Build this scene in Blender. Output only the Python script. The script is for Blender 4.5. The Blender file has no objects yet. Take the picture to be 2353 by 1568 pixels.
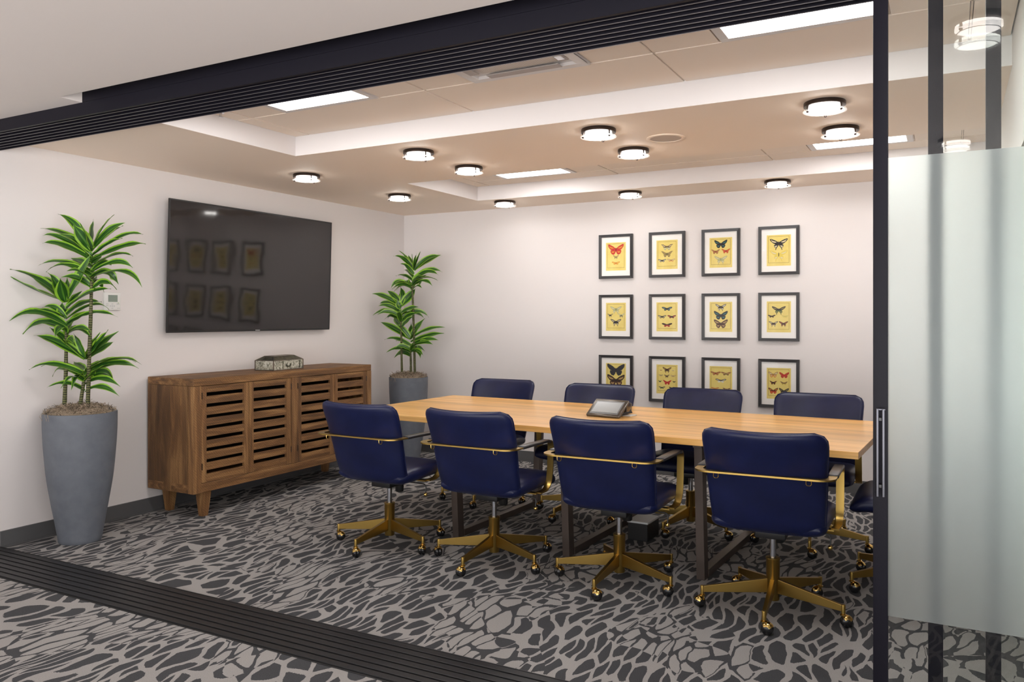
import bpy, bmesh, math, random
from mathutils import Vector, Matrix

# ------------------------------------------------------------------ camera, world, exposure
SC = bpy.context.scene
COL = SC.collection
F_PX, YAW, CAM_H, HOR = 1849.28, math.radians(28.513), 1.38, 727.5
CAM_X, CAM_Y = 4.9643, -2.7522
cam_d = bpy.data.cameras.new('camera')
cam_d.sensor_width = 36.0
cam_d.lens = 36.0 * F_PX / 2353.0
cam_d.shift_y = -(784.0 - HOR) / 2353.0
cam_d.clip_start = 0.02
cam = bpy.data.objects.new('camera', cam_d)
cam.location = (CAM_X, CAM_Y, CAM_H)
cam.rotation_euler = (math.radians(90), 0, YAW)
COL.objects.link(cam)
SC.camera = cam
SC.view_settings.view_transform = 'Standard'
SC.view_settings.look = 'None'
SC.view_settings.gamma = 1
SC.view_settings.exposure = 1.13
W = bpy.data.worlds.new('world')
SC.world = W
W.use_nodes = True
W.node_tree.nodes['Background'].inputs[0].default_value = (1.0, 0.975, 0.96, 1)
_t = W.node_tree
_tc = _t.nodes.new('ShaderNodeTexCoord'); _sp = _t.nodes.new('ShaderNodeSeparateXYZ'); _mr = _t.nodes.new('ShaderNodeMapRange')
_t.links.new(_tc.outputs['Generated'], _sp.inputs[0]); _t.links.new(_sp.outputs[2], _mr.inputs[0])
for _i, _v in enumerate((-.10, .10, 4.0, 1.0)): _mr.inputs[_i+1].default_value = _v
_t.links.new(_mr.outputs[0], _t.nodes['Background'].inputs[1])    # added ambient fill, brighter below the horizon to lift the ceilings
SC.cycles.use_denoising = True
SC.cycles.sample_clamp_indirect = 6.0
SC.cycles.max_bounces = 10
SC.cycles.transparent_max_bounces = 16

PANEL_E, DISC_E = 7.2, 11.0          # how strongly the ceiling panels and the disc lamps glow

# ------------------------------------------------------------------ materials
MATS = {}
def mat(name, color=(.5, .5, .5), rough=.5, metal=0.0, **kw):
    m = bpy.data.materials.new(name); m.use_nodes = True
    b = m.node_tree.nodes['Principled BSDF']
    b.inputs['Base Color'].default_value = (*color, 1)
    b.inputs['Roughness'].default_value = rough
    b.inputs['Metallic'].default_value = metal
    for k, v in kw.items():
        b.inputs[k.replace('_', ' ')].default_value = v
    MATS[name] = m
    return m
def nd(m, typ, **kw):
    n = m.node_tree.nodes.new(typ)
    for k, v in kw.items(): setattr(n, k, v)
    return n
def lk(m, a, b): m.node_tree.links.new(a, b)
def bsdf(m): return m.node_tree.nodes['Principled BSDF']
def bump(m, src, strength, dist=.002):
    b = nd(m, 'ShaderNodeBump'); b.inputs['Strength'].default_value = strength
    b.inputs['Distance'].default_value = dist
    lk(m, src, b.inputs['Height']); lk(m, b.outputs[0], bsdf(m).inputs['Normal'])
def noise(m, vec, scale, detail=3, rough=.5, dist=0.0):
    n = nd(m, 'ShaderNodeTexNoise'); n.inputs['Scale'].default_value = scale
    n.inputs['Detail'].default_value = detail; n.inputs['Roughness'].default_value = rough
    n.inputs['Distortion'].default_value = dist
    if vec is not None: lk(m, vec, n.inputs['Vector'])
    return n
def ramp(m, src, stops, interp='LINEAR'):
    r = nd(m, 'ShaderNodeValToRGB'); r.color_ramp.interpolation = interp
    e = r.color_ramp.elements
    e[0].position, e[0].color = stops[0][0], (*stops[0][1], 1)
    e[1].position, e[1].color = stops[-1][0], (*stops[-1][1], 1)
    for p, c in stops[1:-1]:
        x = e.new(p); x.color = (*c, 1)
    lk(m, src, r.inputs[0]); return r
def coords(m, kind='Object', scale=(1, 1, 1), rot=(0, 0, 0)):
    t = nd(m, 'ShaderNodeTexCoord'); mp = nd(m, 'ShaderNodeMapping')
    mp.inputs['Scale'].default_value = scale; mp.inputs['Rotation'].default_value = rot
    lk(m, t.outputs[kind], mp.inputs[0]); return mp.outputs[0]
def mathn(m, op, a, b=None, clamp=False):
    n = nd(m, 'ShaderNodeMath', operation=op); n.use_clamp = clamp
    for i, v in enumerate((a, b)):
        if v is None: continue
        if isinstance(v, (int, float)): n.inputs[i].default_value = v
        else: lk(m, v, n.inputs[i])
    return n.outputs[0]
def mixc(m, fac, a, b):
    n = nd(m, 'ShaderNodeMix', data_type='RGBA')
    for k, v in ((0, fac), (6, a), (7, b)):
        if isinstance(v, (int, float)): n.inputs[k].default_value = v
        elif isinstance(v, tuple): n.inputs[k].default_value = (*v, 1)
        else: lk(m, v, n.inputs[k])
    return n.outputs[2]

def painted(name, c, rough=.65):
    m = mat(name, c, rough)
    n = noise(m, coords(m), 260, 2)
    bump(m, n.outputs[0], .08, .001); return m
painted('wall_paint', (.69, .655, .645))
painted('ceiling_paint_warmlit', (.88, .745, .625))  # peach tint puts warm indirect light into the ceiling's off-white
painted('corridor_paint', (.64, .585, .555))
m = painted('ceiling_tile', (.86, .745, .64), .8)
mat('tile_grid', (.16, .14, .125), .6)
mat('white_plastic', (.72, .72, .70), .35)
mat('white_metal', (.72, .68, .66), .4)
mat('baseboard_vinyl', (.085, .085, .088), .5)
# black anodised aluminium
m = mat('black_aluminium', (.0055, .005, .009), .48, .0, Specular_IOR_Level=.14)
n = noise(m, coords(m), 420, 1); bump(m, n.outputs[0], .35, .0006)
mat('fin_edge', (.30, .28, .30), .35, .7)
m = mat('track_face', (.017, .017, .0185), .42, .0, Specular_IOR_Level=.35)
mat('track_groove', (.006, .006, .006), .6)
mat('chrome', (.75, .75, .77), .12, 1.0)
mat('dark_chrome', (.07, .07, .08), .25, 1.0)
m = mat('gas_steel', (.45, .46, .50), .22, 1.0)
# brass
m = mat('brass', (.40, .265, .075), .34, 1.0)
mat('polished_brass', (.72, .50, .17), .14, 1.0)
mat('black_plastic', (.012, .012, .013), .35)
mat('caster_rubber', (.010, .010, .011), .25)
mat('bronze_metal', (.055, .04, .034), .35, .85)
# leather
m = mat('navy_leather', (.010, .014, .045), .40, Specular_IOR_Level=.38)
v = nd(m, 'ShaderNodeTexVoronoi'); v.inputs['Scale'].default_value = 420
lk(m, coords(m), v.inputs['Vector'])
n = noise(m, coords(m), 9, 3)
r = ramp(m, n.outputs[0], [(.3, (.0025, .0055, .036)), (.75, (.005, .0095, .056))]); lk(m, r.outputs[0], bsdf(m).inputs['Base Color'])
bump(m, v.outputs[0], .25, .0008)
bsdf(m).inputs['Sheen Weight'].default_value = .05
bsdf(m).inputs['Sheen Roughness'].default_value = .4
bsdf(m).inputs['Sheen Tint'].default_value = (.45, .5, .62, 1)
mat('black_leather', (.016, .016, .02), .33)
# planter concrete
m = mat('grey_stoneware', (.135, .145, .165), .6)
n = noise(m, coords(m), 14, 5, .6); r = ramp(m, n.outputs[0], [(.3, (.098, .110, .132)), (.7, (.125, .138, .162))])
lk(m, r.outputs[0], bsdf(m).inputs['Base Color']); n2 = noise(m, coords(m), 300, 2); bump(m, n2.outputs[0], .15, .001)
mat('dry_moss', (.33, .26, .19), .9)
mat('dry_moss_dark', (.10, .075, .05), .9)
mat('leaf_green', (.018, .075, .010), .33)
mat('leaf_margin', (.21, .40, .03), .36)
mat('leaf_mid', (.065, .18, .018), .33)
m = mat('cane_bark', (.10, .11, .04), .7)
w = nd(m, 'ShaderNodeTexWave', wave_type='BANDS', bands_direction='Z'); w.inputs['Scale'].default_value = 22
w.inputs['Distortion'].default_value = 3; w.inputs['Detail Scale'].default_value = 5
lk(m, coords(m), w.inputs['Vector'])
r = ramp(m, w.outputs[0], [(.0, (.018, .02, .006)), (.5, (.06, .07, .018)), (1, (.16, .155, .06))]); lk(m, r.outputs[0], bsdf(m).inputs['Base Color'])
bump(m, w.outputs[0], .5, .002)

def wood(name, cols, grain=(1.2, 30, 30), planks=0.0, plank_axis=1, rough=.4, saw=0.0, coat=0.0, pr=(.62, 1.18)):
    m = mat(name, cols[1], rough)
    c = coords(m, scale=grain)
    n = noise(m, c, 1.0, 8, .62, .6)
    st = [(.22, cols[0]), (.5, cols[1]), (.78, cols[2])]
    r = ramp(m, n.outputs[0], st); colr = r.outputs[0]
    c0 = coords(m)
    if planks:
        s = nd(m, 'ShaderNodeSeparateXYZ'); lk(m, c0, s.inputs[0])
        idx = mathn(m, 'FLOOR', mathn(m, 'MULTIPLY', s.outputs[plank_axis], planks))
        wn = nd(m, 'ShaderNodeTexWhiteNoise', noise_dimensions='1D'); lk(m, idx, wn.inputs['W'])
        r2 = ramp(m, wn.outputs['Value'], [(0, (pr[0], pr[0]*.98, pr[0]*.95)), (1, (pr[1], pr[1]*.99, pr[1]*.97))])
        mx = nd(m, 'ShaderNodeMix', data_type='RGBA', blend_type='MULTIPLY'); mx.inputs[0].default_value = 1
        lk(m, colr, mx.inputs[6]); lk(m, r2.outputs[0], mx.inputs[7]); colr = mx.outputs[2]
    n3 = noise(m, coords(m, scale=[g * .25 for g in grain]), 1.0, 4, .6, 1.2)
    r3 = ramp(m, n3.outputs[0], [(.25, (.38, .35, .33)), (.42, (.8, .79, .78)), (.55, (1, 1, 1))])
    mx = nd(m, 'ShaderNodeMix', data_type='RGBA', blend_type='MULTIPLY'); mx.inputs[0].default_value = .75
    lk(m, colr, mx.inputs[6]); lk(m, r3.outputs[0], mx.inputs[7]); colr = mx.outputs[2]
    if saw:
        w = nd(m, 'ShaderNodeTexWave', wave_type='BANDS', bands_direction='DIAGONAL')
        w.inputs['Scale'].default_value = saw; w.inputs['Distortion'].default_value = 6; w.inputs['Detail'].default_value = 3
        lk(m, c0, w.inputs['Vector'])
        r4 = ramp(m, w.outputs[0], [(0, (.62, .6, .58)), (.6, (1.05, 1.05, 1.05))])
        mx = nd(m, 'ShaderNodeMix', data_type='RGBA', blend_type='MULTIPLY'); mx.inputs[0].default_value = .6
        lk(m, colr, mx.inputs[6]); lk(m, r4.outputs[0], mx.inputs[7]); colr = mx.outputs[2]
        bump(m, w.outputs[0], .35, .0015)
    lk(m, colr, bsdf(m).inputs['Base Color'])
    bsdf(m).inputs['Coat Weight'].default_value = coat
    bsdf(m).inputs['Coat Roughness'].default_value = .18
    return m
wood('table_wood', [(.60, .29, .065), (.82, .46, .14), (.92, .60, .23)], grain=(1.6, 34, 34), planks=11.0, rough=.36, coat=.22, pr=(.88, 1.12))
wood('sideboard_wood', [(.040, .017, .006), (.19, .090, .030), (.43, .235, .09)], grain=(14, 2.2, 30), rough=.62, saw=34)
wood('sideboard_wood_vertical', [(.040, .017, .006), (.19, .090, .030), (.43, .235, .09)], grain=(16, 16, 2.0), planks=8.5, plank_axis=0, rough=.62, saw=34)
wood('sideboard_wood_stile', [(.05, .022, .008), (.21, .10, .034), (.43, .24, .092)], grain=(18, 26, 2.0), rough=.62, saw=34)
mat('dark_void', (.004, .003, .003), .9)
m = mat('bronze_leg', (.10, .078, .068), .42, .55)
n = noise(m, coords(m), 220, 2); bump(m, n.outputs[0], .25, .0008)
# lamps
def emis(name, c, s):
    m = bpy.data.materials.new(name); m.use_nodes = True; t = m.node_tree
    t.nodes.remove(t.nodes['Principled BSDF'])
    e = t.nodes.new('ShaderNodeEmission'); e.inputs[0].default_value = (*c, 1); e.inputs[1].default_value = s
    t.links.new(e.outputs[0], t.nodes['Material Output'].inputs[0]); MATS[name] = m
emis('panel_glow', (1, .975, .96), PANEL_E)
emis('disc_glow', (1, .955, .91), DISC_E)
# clear pane: mostly transparent with a fresnel mirror share
def pane(name, tint, ior=1.5, rough=0.0, boost=1.0):
    m = bpy.data.materials.new(name); m.use_nodes = True; t = m.node_tree
    t.nodes.remove(t.nodes['Principled BSDF'])
    tr = t.nodes.new('ShaderNodeBsdfTransparent'); tr.inputs[0].default_value = (*tint, 1)
    gl = t.nodes.new('ShaderNodeBsdfGlossy'); gl.inputs['Roughness'].default_value = rough
    fr = t.nodes.new('ShaderNodeFresnel'); fr.inputs[0].default_value = ior
    mu = t.nodes.new('ShaderNodeMath'); mu.operation = 'MULTIPLY'; mu.inputs[1].default_value = boost; mu.use_clamp = True
    mx = t.nodes.new('ShaderNodeMixShader')
    t.links.new(fr.outputs[0], mu.inputs[0]); t.links.new(mu.outputs[0], mx.inputs[0])
    t.links.new(tr.outputs[0], mx.inputs[1]); t.links.new(gl.outputs[0], mx.inputs[2])
    t.links.new(mx.outputs[0], t.nodes['Material Output'].inputs[0]); MATS[name] = m
pane('door_glass', (.93, .96, .945))
pane('picture_glass', (1, 1, 1), 1.4, boost=.35)
m = bpy.data.materials.new('lamp_glass'); m.use_nodes = True; MATS['lamp_glass'] = m; t = m.node_tree
t.nodes.remove(t.nodes['Principled BSDF'])
a_1 = t.nodes.new('ShaderNodeBsdfTranslucent'); a_1.inputs[0].default_value = (.95, .95, .95, 1)
a_2 = t.nodes.new('ShaderNodeBsdfTransparent'); a_3 = t.nodes.new('ShaderNodeMixShader'); a_3.inputs[0].default_value = .85
t.links.new(a_1.outputs[0], a_3.inputs[1]); t.links.new(a_2.outputs[0], a_3.inputs[2]); t.links.new(a_3.outputs[0], t.nodes['Material Output'].inputs[0])
# frosted film
m = bpy.data.materials.new('frosted_film'); m.use_nodes = True; MATS['frosted_film'] = m
t = m.node_tree; t.nodes.remove(t.nodes['Principled BSDF'])
rf = t.nodes.new('ShaderNodeBsdfRefraction'); rf.inputs['Color'].default_value = (.86, .93, .925, 1)
rf.inputs['Roughness'].default_value = .80; rf.inputs['IOR'].default_value = 1.22
df = t.nodes.new('ShaderNodeBsdfDiffuse'); df.inputs[0].default_value = (.72, .77, .77, 1)
tl = t.nodes.new('ShaderNodeBsdfTranslucent'); tl.inputs[0].default_value = (.80, .86, .85, 1)
m1 = t.nodes.new('ShaderNodeMixShader'); m1.inputs[0].default_value = .5
m2 = t.nodes.new('ShaderNodeMixShader'); m2.inputs[0].default_value = .20
t.links.new(df.outputs[0], m1.inputs[1]); t.links.new(tl.outputs[0], m1.inputs[2])
t.links.new(rf.outputs[0], m2.inputs[1]); t.links.new(m1.outputs[0], m2.inputs[2])
t.links.new(m2.outputs[0], t.nodes['Material Output'].inputs[0])
# screen
m = mat('tv_screen', (.012, .010, .011), .06)
bsdf(m).inputs['Specular IOR Level'].default_value = .7
bsdf(m).inputs['IOR'].default_value = 1.45
n = noise(m, coords(m), 4.5, 1); bump(m, n.outputs[0], .05, .02)
mat('lcd_green', (.22, .27, .23), .3)
mat('lcd_grey', (.24, .25, .25), .18)
mat('flap_grey', (.42, .37, .35), .5)
mat('button_grey', (.55, .56, .56), .4)
# glass box
m = mat('mercury_glass', (.50, .49, .43), .22, .35)
n = noise(m, coords(m), 55, 5, .7)
r = ramp(m, n.outputs[0], [(.36, (.09, .09, .07)), (.5, (.45, .45, .36)), (.65, (.75, .74, .66))]); lk(m, r.outputs[0], bsdf(m).inputs['Base Color'])
m = mat('tarnished_lid', (.10, .10, .075), .25, .6)
n = noise(m, coords(m), 30, 5, .7)
r = ramp(m, n.outputs[0], [(.35, (.03, .03, .025)), (.6, (.16, .16, .11))]); lk(m, r.outputs[0], bsdf(m).inputs['Base Color'])
mat('lead_came', (.16, .13, .11), .4, .7)

# ------------------------------------------------------------------ carpet
m = mat('carpet', (.2, .2, .2), .95)
def carpet_cells(vec, scale, seed):
    """irregular leaf-like cells: distance to the nearest cell edge"""
    v = nd(m, 'ShaderNodeTexVoronoi', feature='DISTANCE_TO_EDGE', voronoi_dimensions='2D')
    v.inputs['Scale'].default_value = 1.0; v.inputs['Randomness'].default_value = 1.0
    mp = nd(m, 'ShaderNodeMapping'); mp.inputs['Scale'].default_value = scale
    mp.inputs['Rotation'].default_value = (0, 0, math.radians(14)); mp.inputs['Location'].default_value = (seed, seed * .7, 0)
    lk(m, vec, mp.inputs[0]); lk(m, mp.outputs[0], v.inputs['Vector'])
    f = nd(m, 'ShaderNodeTexVoronoi', feature='F1', voronoi_dimensions='2D'); f.inputs['Scale'].default_value = 1.0
    lk(m, mp.outputs[0], f.inputs['Vector'])
    rnd = mathn(m, 'MULTIPLY', mathn(m, 'MAXIMUM', mathn(m, 'SUBTRACT', f.outputs['Distance'], .40), 0.0), .42)
    return mathn(m, 'SUBTRACT', v.outputs['Distance'], rnd)
c0 = coords(m)
warp = noise(m, c0, 1.3, 2)
sub = nd(m, 'ShaderNodeVectorMath', operation='SUBTRACT'); lk(m, warp.outputs['Color'], sub.inputs[0]); sub.inputs[1].default_value = (.5, .5, .5)
sc_ = nd(m, 'ShaderNodeVectorMath', operation='SCALE'); lk(m, sub.outputs[0], sc_.inputs[0]); sc_.inputs['Scale'].default_value = .42
ad = nd(m, 'ShaderNodeVectorMath', operation='ADD'); lk(m, c0, ad.inputs[0]); lk(m, sc_.outputs[0], ad.inputs[1])
w2 = noise(m, c0, 7.5, 2)
sb2 = nd(m, 'ShaderNodeVectorMath', operation='SUBTRACT'); lk(m, w2.outputs['Color'], sb2.inputs[0]); sb2.inputs[1].default_value = (.5, .5, .5)
sc2 = nd(m, 'ShaderNodeVectorMath', operation='SCALE'); lk(m, sb2.outputs[0], sc2.inputs[0]); sc2.inputs['Scale'].default_value = .034
ad2 = nd(m, 'ShaderNodeVectorMath', operation='ADD'); lk(m, ad.outputs[0], ad2.inputs[0]); lk(m, sc2.outputs[0], ad2.inputs[1])
wv = ad2.outputs[0]
dA = carpet_cells(wv, (18.5, 4.8, 1), 0)     # slender blades
dB = carpet_cells(wv, (12.2, 5.8, 1), 3)    # rounder pebbles
big = noise(m, c0, 1.05, 1)
selB = mathn(m, 'GREATER_THAN', big.outputs[0], .56)
dd = nd(m, 'ShaderNodeMix', data_type='FLOAT'); lk(m, selB, dd.inputs[0]); lk(m, dA, dd.inputs[2]); lk(m, dB, dd.inputs[3])
rag = noise(m, c0, 170, 2)
rg = mathn(m, 'MULTIPLY', mathn(m, 'SUBTRACT', rag.outputs[0], .5), .085)
dist = mathn(m, 'ADD', dd.outputs[0], rg)
# where the cells are light on dark lines, and where dark on light lines
reg = noise(m, coords(m, scale=(1, .8, 1)), 1.7, 1)
wc = nd(m, 'ShaderNodeTexVoronoi', feature='F1', voronoi_dimensions='2D')
mp = nd(m, 'ShaderNodeMapping'); mp.inputs['Scale'].default_value = (18.5, 4.8, 1)
mp.inputs['Rotation'].default_value = (0, 0, math.radians(14)); lk(m, wv, mp.inputs[0]); lk(m, mp.outputs[0], wc.inputs['Vector']); wc.inputs['Scale'].default_value = 1
sepc = nd(m, 'ShaderNodeSeparateColor'); lk(m, wc.outputs['Color'], sepc.inputs[0])
jit = mathn(m, 'MULTIPLY', mathn(m, 'SUBTRACT', sepc.outputs[0], .5), .10)
lightreg = mathn(m, 'GREATER_THAN', mathn(m, 'ADD', reg.outputs[0], jit), .555)
lineD = mathn(m, 'LESS_THAN', dist, .055)       # thin dark lines
lineL = mathn(m, 'LESS_THAN', dist, .098)       # broad light lines
fib = noise(m, c0, 420, 2)
lightc = ramp(m, fib.outputs[0], [(.3, (.235, .226, .220)), (.7, (.40, .385, .375))])
darkc = ramp(m, fib.outputs[0], [(.3, (.018, .019, .022)), (.7, (.066, .069, .077))])
a_ = mixc(m, lineD, lightc.outputs[0], darkc.outputs[0])
b_ = mixc(m, lineL, darkc.outputs[0], lightc.outputs[0])
col_ = mixc(m, lightreg, b_, a_)
lk(m, col_, bsdf(m).inputs['Base Color'])
bump(m, fib.outputs[0], .6, .004)

# ------------------------------------------------------------------ mesh helpers
def M_(x): return MATS[x] if isinstance(x, str) else x
class MB:
    """collects shapes into one mesh"""
    def __init__(s): s.v = []; s.f = []; s.m = []; s.mi = 0
    def add(s, vs, fs, mi=None):
        o = len(s.v); s.v += [tuple(v) for v in vs]; s.f += [tuple(i + o for i in f) for f in fs]
        s.m += [s.mi if mi is None else mi] * len(fs); return s
    def box(s, a, b, mi=None, rot=None, c=None):
        x0, y0, z0 = a; x1, y1, z1 = b
        vs = [Vector(p) for p in ((x0,y0,z0),(x1,y0,z0),(x1,y1,z0),(x0,y1,z0),(x0,y0,z1),(x1,y0,z1),(x1,y1,z1),(x0,y1,z1))]
        if rot is not None:
            cc = Vector(c) if c is not None else (Vector(a) + Vector(b)) / 2
            vs = [rot @ (v - cc) + cc for v in vs]
        return s.add(vs, [(0,3,2,1),(4,5,6,7),(0,1,5,4),(1,2,6,5),(2,3,7,6),(3,0,4,7)], mi)
    def hexa(s, lo, hi, mi=None):
        """two quads (lower, upper), both counter-clockwise seen from above"""
        return s.add(list(lo) + list(hi), [(0,3,2,1),(4,5,6,7),(0,1,5,4),(1,2,6,5),(2,3,7,6),(3,0,4,7)], mi)
    def lathe(s, prof, n=32, c=(0,0,0), mi=None, axis='z', cap=True):
        vs = []; fs = []
        for r, h in prof:
            for k in range(n):
                a = 2 * math.pi * k / n
                p = (r*math.cos(a), r*math.sin(a), h)
                if axis == 'x': p = (h, p[0], p[1])
                if axis == 'y': p = (p[0], h, p[1])
                vs.append((p[0]+c[0], p[1]+c[1], p[2]+c[2]))
        for i in range(len(prof)-1):
            for k in range(n):
                k2 = (k+1) % n
                fs.append((i*n+k, i*n+k2, (i+1)*n+k2, (i+1)*n+k))
        if cap:
            fs.append(tuple(range(n))[::-1]); fs.append(tuple((len(prof)-1)*n + k for k in range(n)))
        return s.add(vs, fs, mi)
    def tube(s, pts, r, n=8, mi=None, cap=True):
        pts = [Vector(p) for p in pts]; rr = r if isinstance(r, (list, tuple)) else [r]*len(pts)
        vs = []; fs = []; up = None
        for i, p in enumerate(pts):
            t = (pts[min(i+1, len(pts)-1)] - pts[max(i-1, 0)]).normalized()
            if up is None:
                up = Vector((0,0,1)) if abs(t.z) < .9 else Vector((1,0,0))
            a = t.cross(up).normalized(); b = a.cross(t).normalized(); up = b
            for k in range(n):
                an = 2*math.pi*k/n
                vs.append(p + (a*math.cos(an) + b*math.sin(an)) * rr[i])
        for i in range(len(pts)-1):
            for k in range(n):
                k2 = (k+1) % n
                fs.append((i*n+k, i*n+k2, (i+1)*n+k2, (i+1)*n+k))
        if cap:
            fs.append(tuple(range(n))[::-1]); fs.append(tuple((len(pts)-1)*n+k for k in range(n)))
        return s.add(vs, fs, mi)
    def ribbon(s, pts, wd, w, th, mi=None):
        """flat bar along pts; wd = width directions"""
        pts = [Vector(p) for p in pts]; vs = []; fs = []
        for i, p in enumerate(pts):
            t = (pts[min(i+1, len(pts)-1)] - pts[max(i-1, 0)]).normalized()
            a = Vector(wd[i]).normalized(); b = t.cross(a).normalized()
            ww = w[i] if isinstance(w, (list, tuple)) else w
            for sa, sb in ((-1,-1),(1,-1),(1,1),(-1,1)):
                vs.append(p + a*sa*ww/2 + b*sb*th/2)
        for i in range(len(pts)-1):
            for k in range(4):
                k2 = (k+1) % 4
                fs.append((i*4+k, i*4+k2, (i+1)*4+k2, (i+1)*4+k))
        fs.append((3,2,1,0)); o = (len(pts)-1)*4; fs.append((o,o+1,o+2,o+3))
        return s.add(vs, fs, mi)
    def ball(s, c, r, n=16, mi=None, sc=(1,1,1), lo=-90, hi=90):
        prof = []
        k = 10
        vs = []; fs = []
        for i in range(k+1):
            la = math.radians(lo + (hi-lo)*i/k)
            for j in range(n):
                an = 2*math.pi*j/n
                vs.append((c[0]+r*sc[0]*math.cos(la)*math.cos(an), c[1]+r*sc[1]*math.cos(la)*math.sin(an), c[2]+r*sc[2]*math.sin(la)))
        for i in range(k):
            for j in range(n):
                j2 = (j+1) % n
                fs.append((i*n+j, i*n+j2, (i+1)*n+j2, (i+1)*n+j))
        fs.append(tuple(range(n))[::-1]); fs.append(tuple(k*n+j for j in range(n)))
        return s.add(vs, fs, mi)
    def build(s, name, mats, parent=None, smooth=None, bevel=None, loc=None, fix=True):
        me = bpy.data.meshes.new(name)
        me.from_pydata(s.v, [], s.f)
        if not isinstance(mats, (list, tuple)): mats = [mats]
        for x in mats: me.materials.append(M_(x))
        for p, i in zip(me.polygons, s.m): p.material_index = i
        bm = bmesh.new(); bm.from_mesh(me)
        bmesh.ops.remove_doubles(bm, verts=bm.verts, dist=1e-6)
        if fix: bmesh.ops.recalc_face_normals(bm, faces=bm.faces)
        if bevel:
            es = [e for e in bm.edges if len(e.link_faces) == 2 and e.calc_face_angle(0) > .6]
            bmesh.ops.bevel(bm, geom=es, offset=bevel, segments=2, profile=.5, affect='EDGES', clamp_overlap=True)
        bm.to_mesh(me); bm.free()
        if smooth:
            for p in me.polygons: p.use_smooth = True
            me.set_sharp_from_angle(angle=math.radians(smooth))
        me.update()
        o = bpy.data.objects.new(name, me); COL.objects.link(o)
        if parent is not None: o.parent = parent
        if loc is not None: o.location = loc
        return o
def tag(o, label=None, cat=None, group=None, kind=None):
    if label: o['label'] = label
    if cat: o['category'] = cat
    if group: o['group'] = group
    if kind: o['kind'] = kind
    return o
def empty(name, loc=(0,0,0), rz=0.0):
    o = bpy.data.objects.new(name, None); COL.objects.link(o)
    o.location = loc; o.rotation_euler = (0, 0, rz); o.empty_display_size = .1; return o
def kids(o): return [c for c in bpy.data.objects if c.parent == o]
def copy_tree(o, parent=None):
    c = o.copy(); COL.objects.link(c)
    c.parent = parent
    for ch in kids(o): copy_tree(ch, c)
    return c
def struct(name, mb, mats, label=None, **kw):
    o = mb.build(name, mats, **kw); o['kind'] = 'structure'
    if label: o['label'] = label
    return o

# ------------------------------------------------------------------ the room (x along the picture wall, y into the room)
RW, RD, CZ, TZ = 5.195, 4.043, 2.4246, 2.5496       # right wall, picture wall, soffit height, tile height
YB = -5.2                                            # back of the corridor
struct('floor', MB().box((-.2, YB-.1, -.08), (9.0, RD+.15, 0)), 'carpet')
struct('wall_left', MB().box((-.12, YB, 0), (0, RD+.12, 2.75)), 'wall_paint')
struct('wall_back', MB().box((0, RD, 0), (RW, RD+.12, 2.75)), 'wall_paint')
struct('wall_right', MB().box((RW, .0, 0), (RW+.12, .25, 2.75)).box((RW, 1.95, 0), (RW+.12, RD+.12, 2.75)).box((RW, .25, 2.0), (RW+.12, 1.95, 2.75)), 'wall_paint')
struct('wall_side', MB().box((7.2, .12, 0), (7.32, RD+.12, 2.75)), 'wall_paint')
struct('wall_rear', MB().box((RW+.12, RD, 0), (7.2, RD+.12, 2.75)), 'wall_paint')
struct('ceiling_side', MB().box((RW+.12, .12, 2.43), (7.2, RD, 2.55)), 'ceiling_paint_warmlit')
struct('wall_front', MB().box((RW+.12, 0.0, 0), (9.0, .12, 2.75)), 'wall_paint')

# dropped soffit with two raised bays
mb = MB()
C1 = (1.222, .06, RW, 1.182); C2 = (1.222, 2.41, RW, 3.485)
mb.box((0, 0, CZ), (C1[0], RD, 2.75))
mb.box((C1[0], 0, CZ), (RW, C1[1], 2.75))
mb.box((C1[0], C1[3], CZ), (RW, C2[1], 2.75))
mb.box((C1[0], C2[3], CZ), (RW, RD, 2.75))
struct('ceiling', mb, 'ceiling_paint_warmlit')
mb = MB(); e_ = .002
for (x0_, y0_, x1_, y1_) in (C1, C2):      # painted faces of the bays
    mb.box((x0_, y0_, CZ+.0004), (x0_+e_, y1_, TZ+.04)); mb.box((x0_+e_, y0_, CZ+.0004), (x1_-.001, y0_+e_, TZ+.04)); mb.box((x0_+e_, y1_-e_, CZ+.0004), (x1_-.001, y1_, TZ+.04))
struct('trim_4', mb, 'wall_paint', label='painted white sides of the raised ceiling bays')
# lay-in tiles inside the bays, with recessed grid lines
def tile_bay(name, x0, x1, z, rows, holes):
    """rows: (y0, y1, x positions of the seams)"""
    mb = MB(); g = .0065
    mb.box((x0, rows[0][0], z+.03), (x1, rows[-1][1], z+.05), 1)
    for (ya, yb, xs) in rows:
        X = [x0] + [x for x in xs if x0 < x < x1] + [x1]
        for i in range(len(X)-1):
            a, c = X[i]+g, X[i+1]-g
            if any(h[0]-.01 < (a+c)/2 < h[2]+.01 and h[1]-.01 < (ya+yb)/2 < h[3]+.01 for h in holes): continue
            mb.box((a, ya+g, z), (c, yb-g, z+.03), 0)
        for x in X[1:-1]: mb.box((x-.004, ya, z+.005), (x+.004, yb, z+.012), 2)
        if ya > rows[0][0]: mb.box((x0, ya-.004, z+.005), (x1, ya+.004, z+.012), 2)
    return struct(name, mb, ['ceiling_tile', 'tile_grid', 'ceiling_tile'])
GX = [1.355, 2.58, 3.81, 5.04]
PX = [1.62, 2.29, 2.885, 3.515, 4.11, 4.76]
tile_bay('ceiling_tiles', C1[0], C1[2], TZ, [(C1[1], .08, GX), (.08, .69, sorted(GX+PX)), (.69, C1[3], GX)], [(1.62,.08,2.29,.69), (2.885,.08,3.515,.69), (4.11,.08,4.76,.69)])
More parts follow.
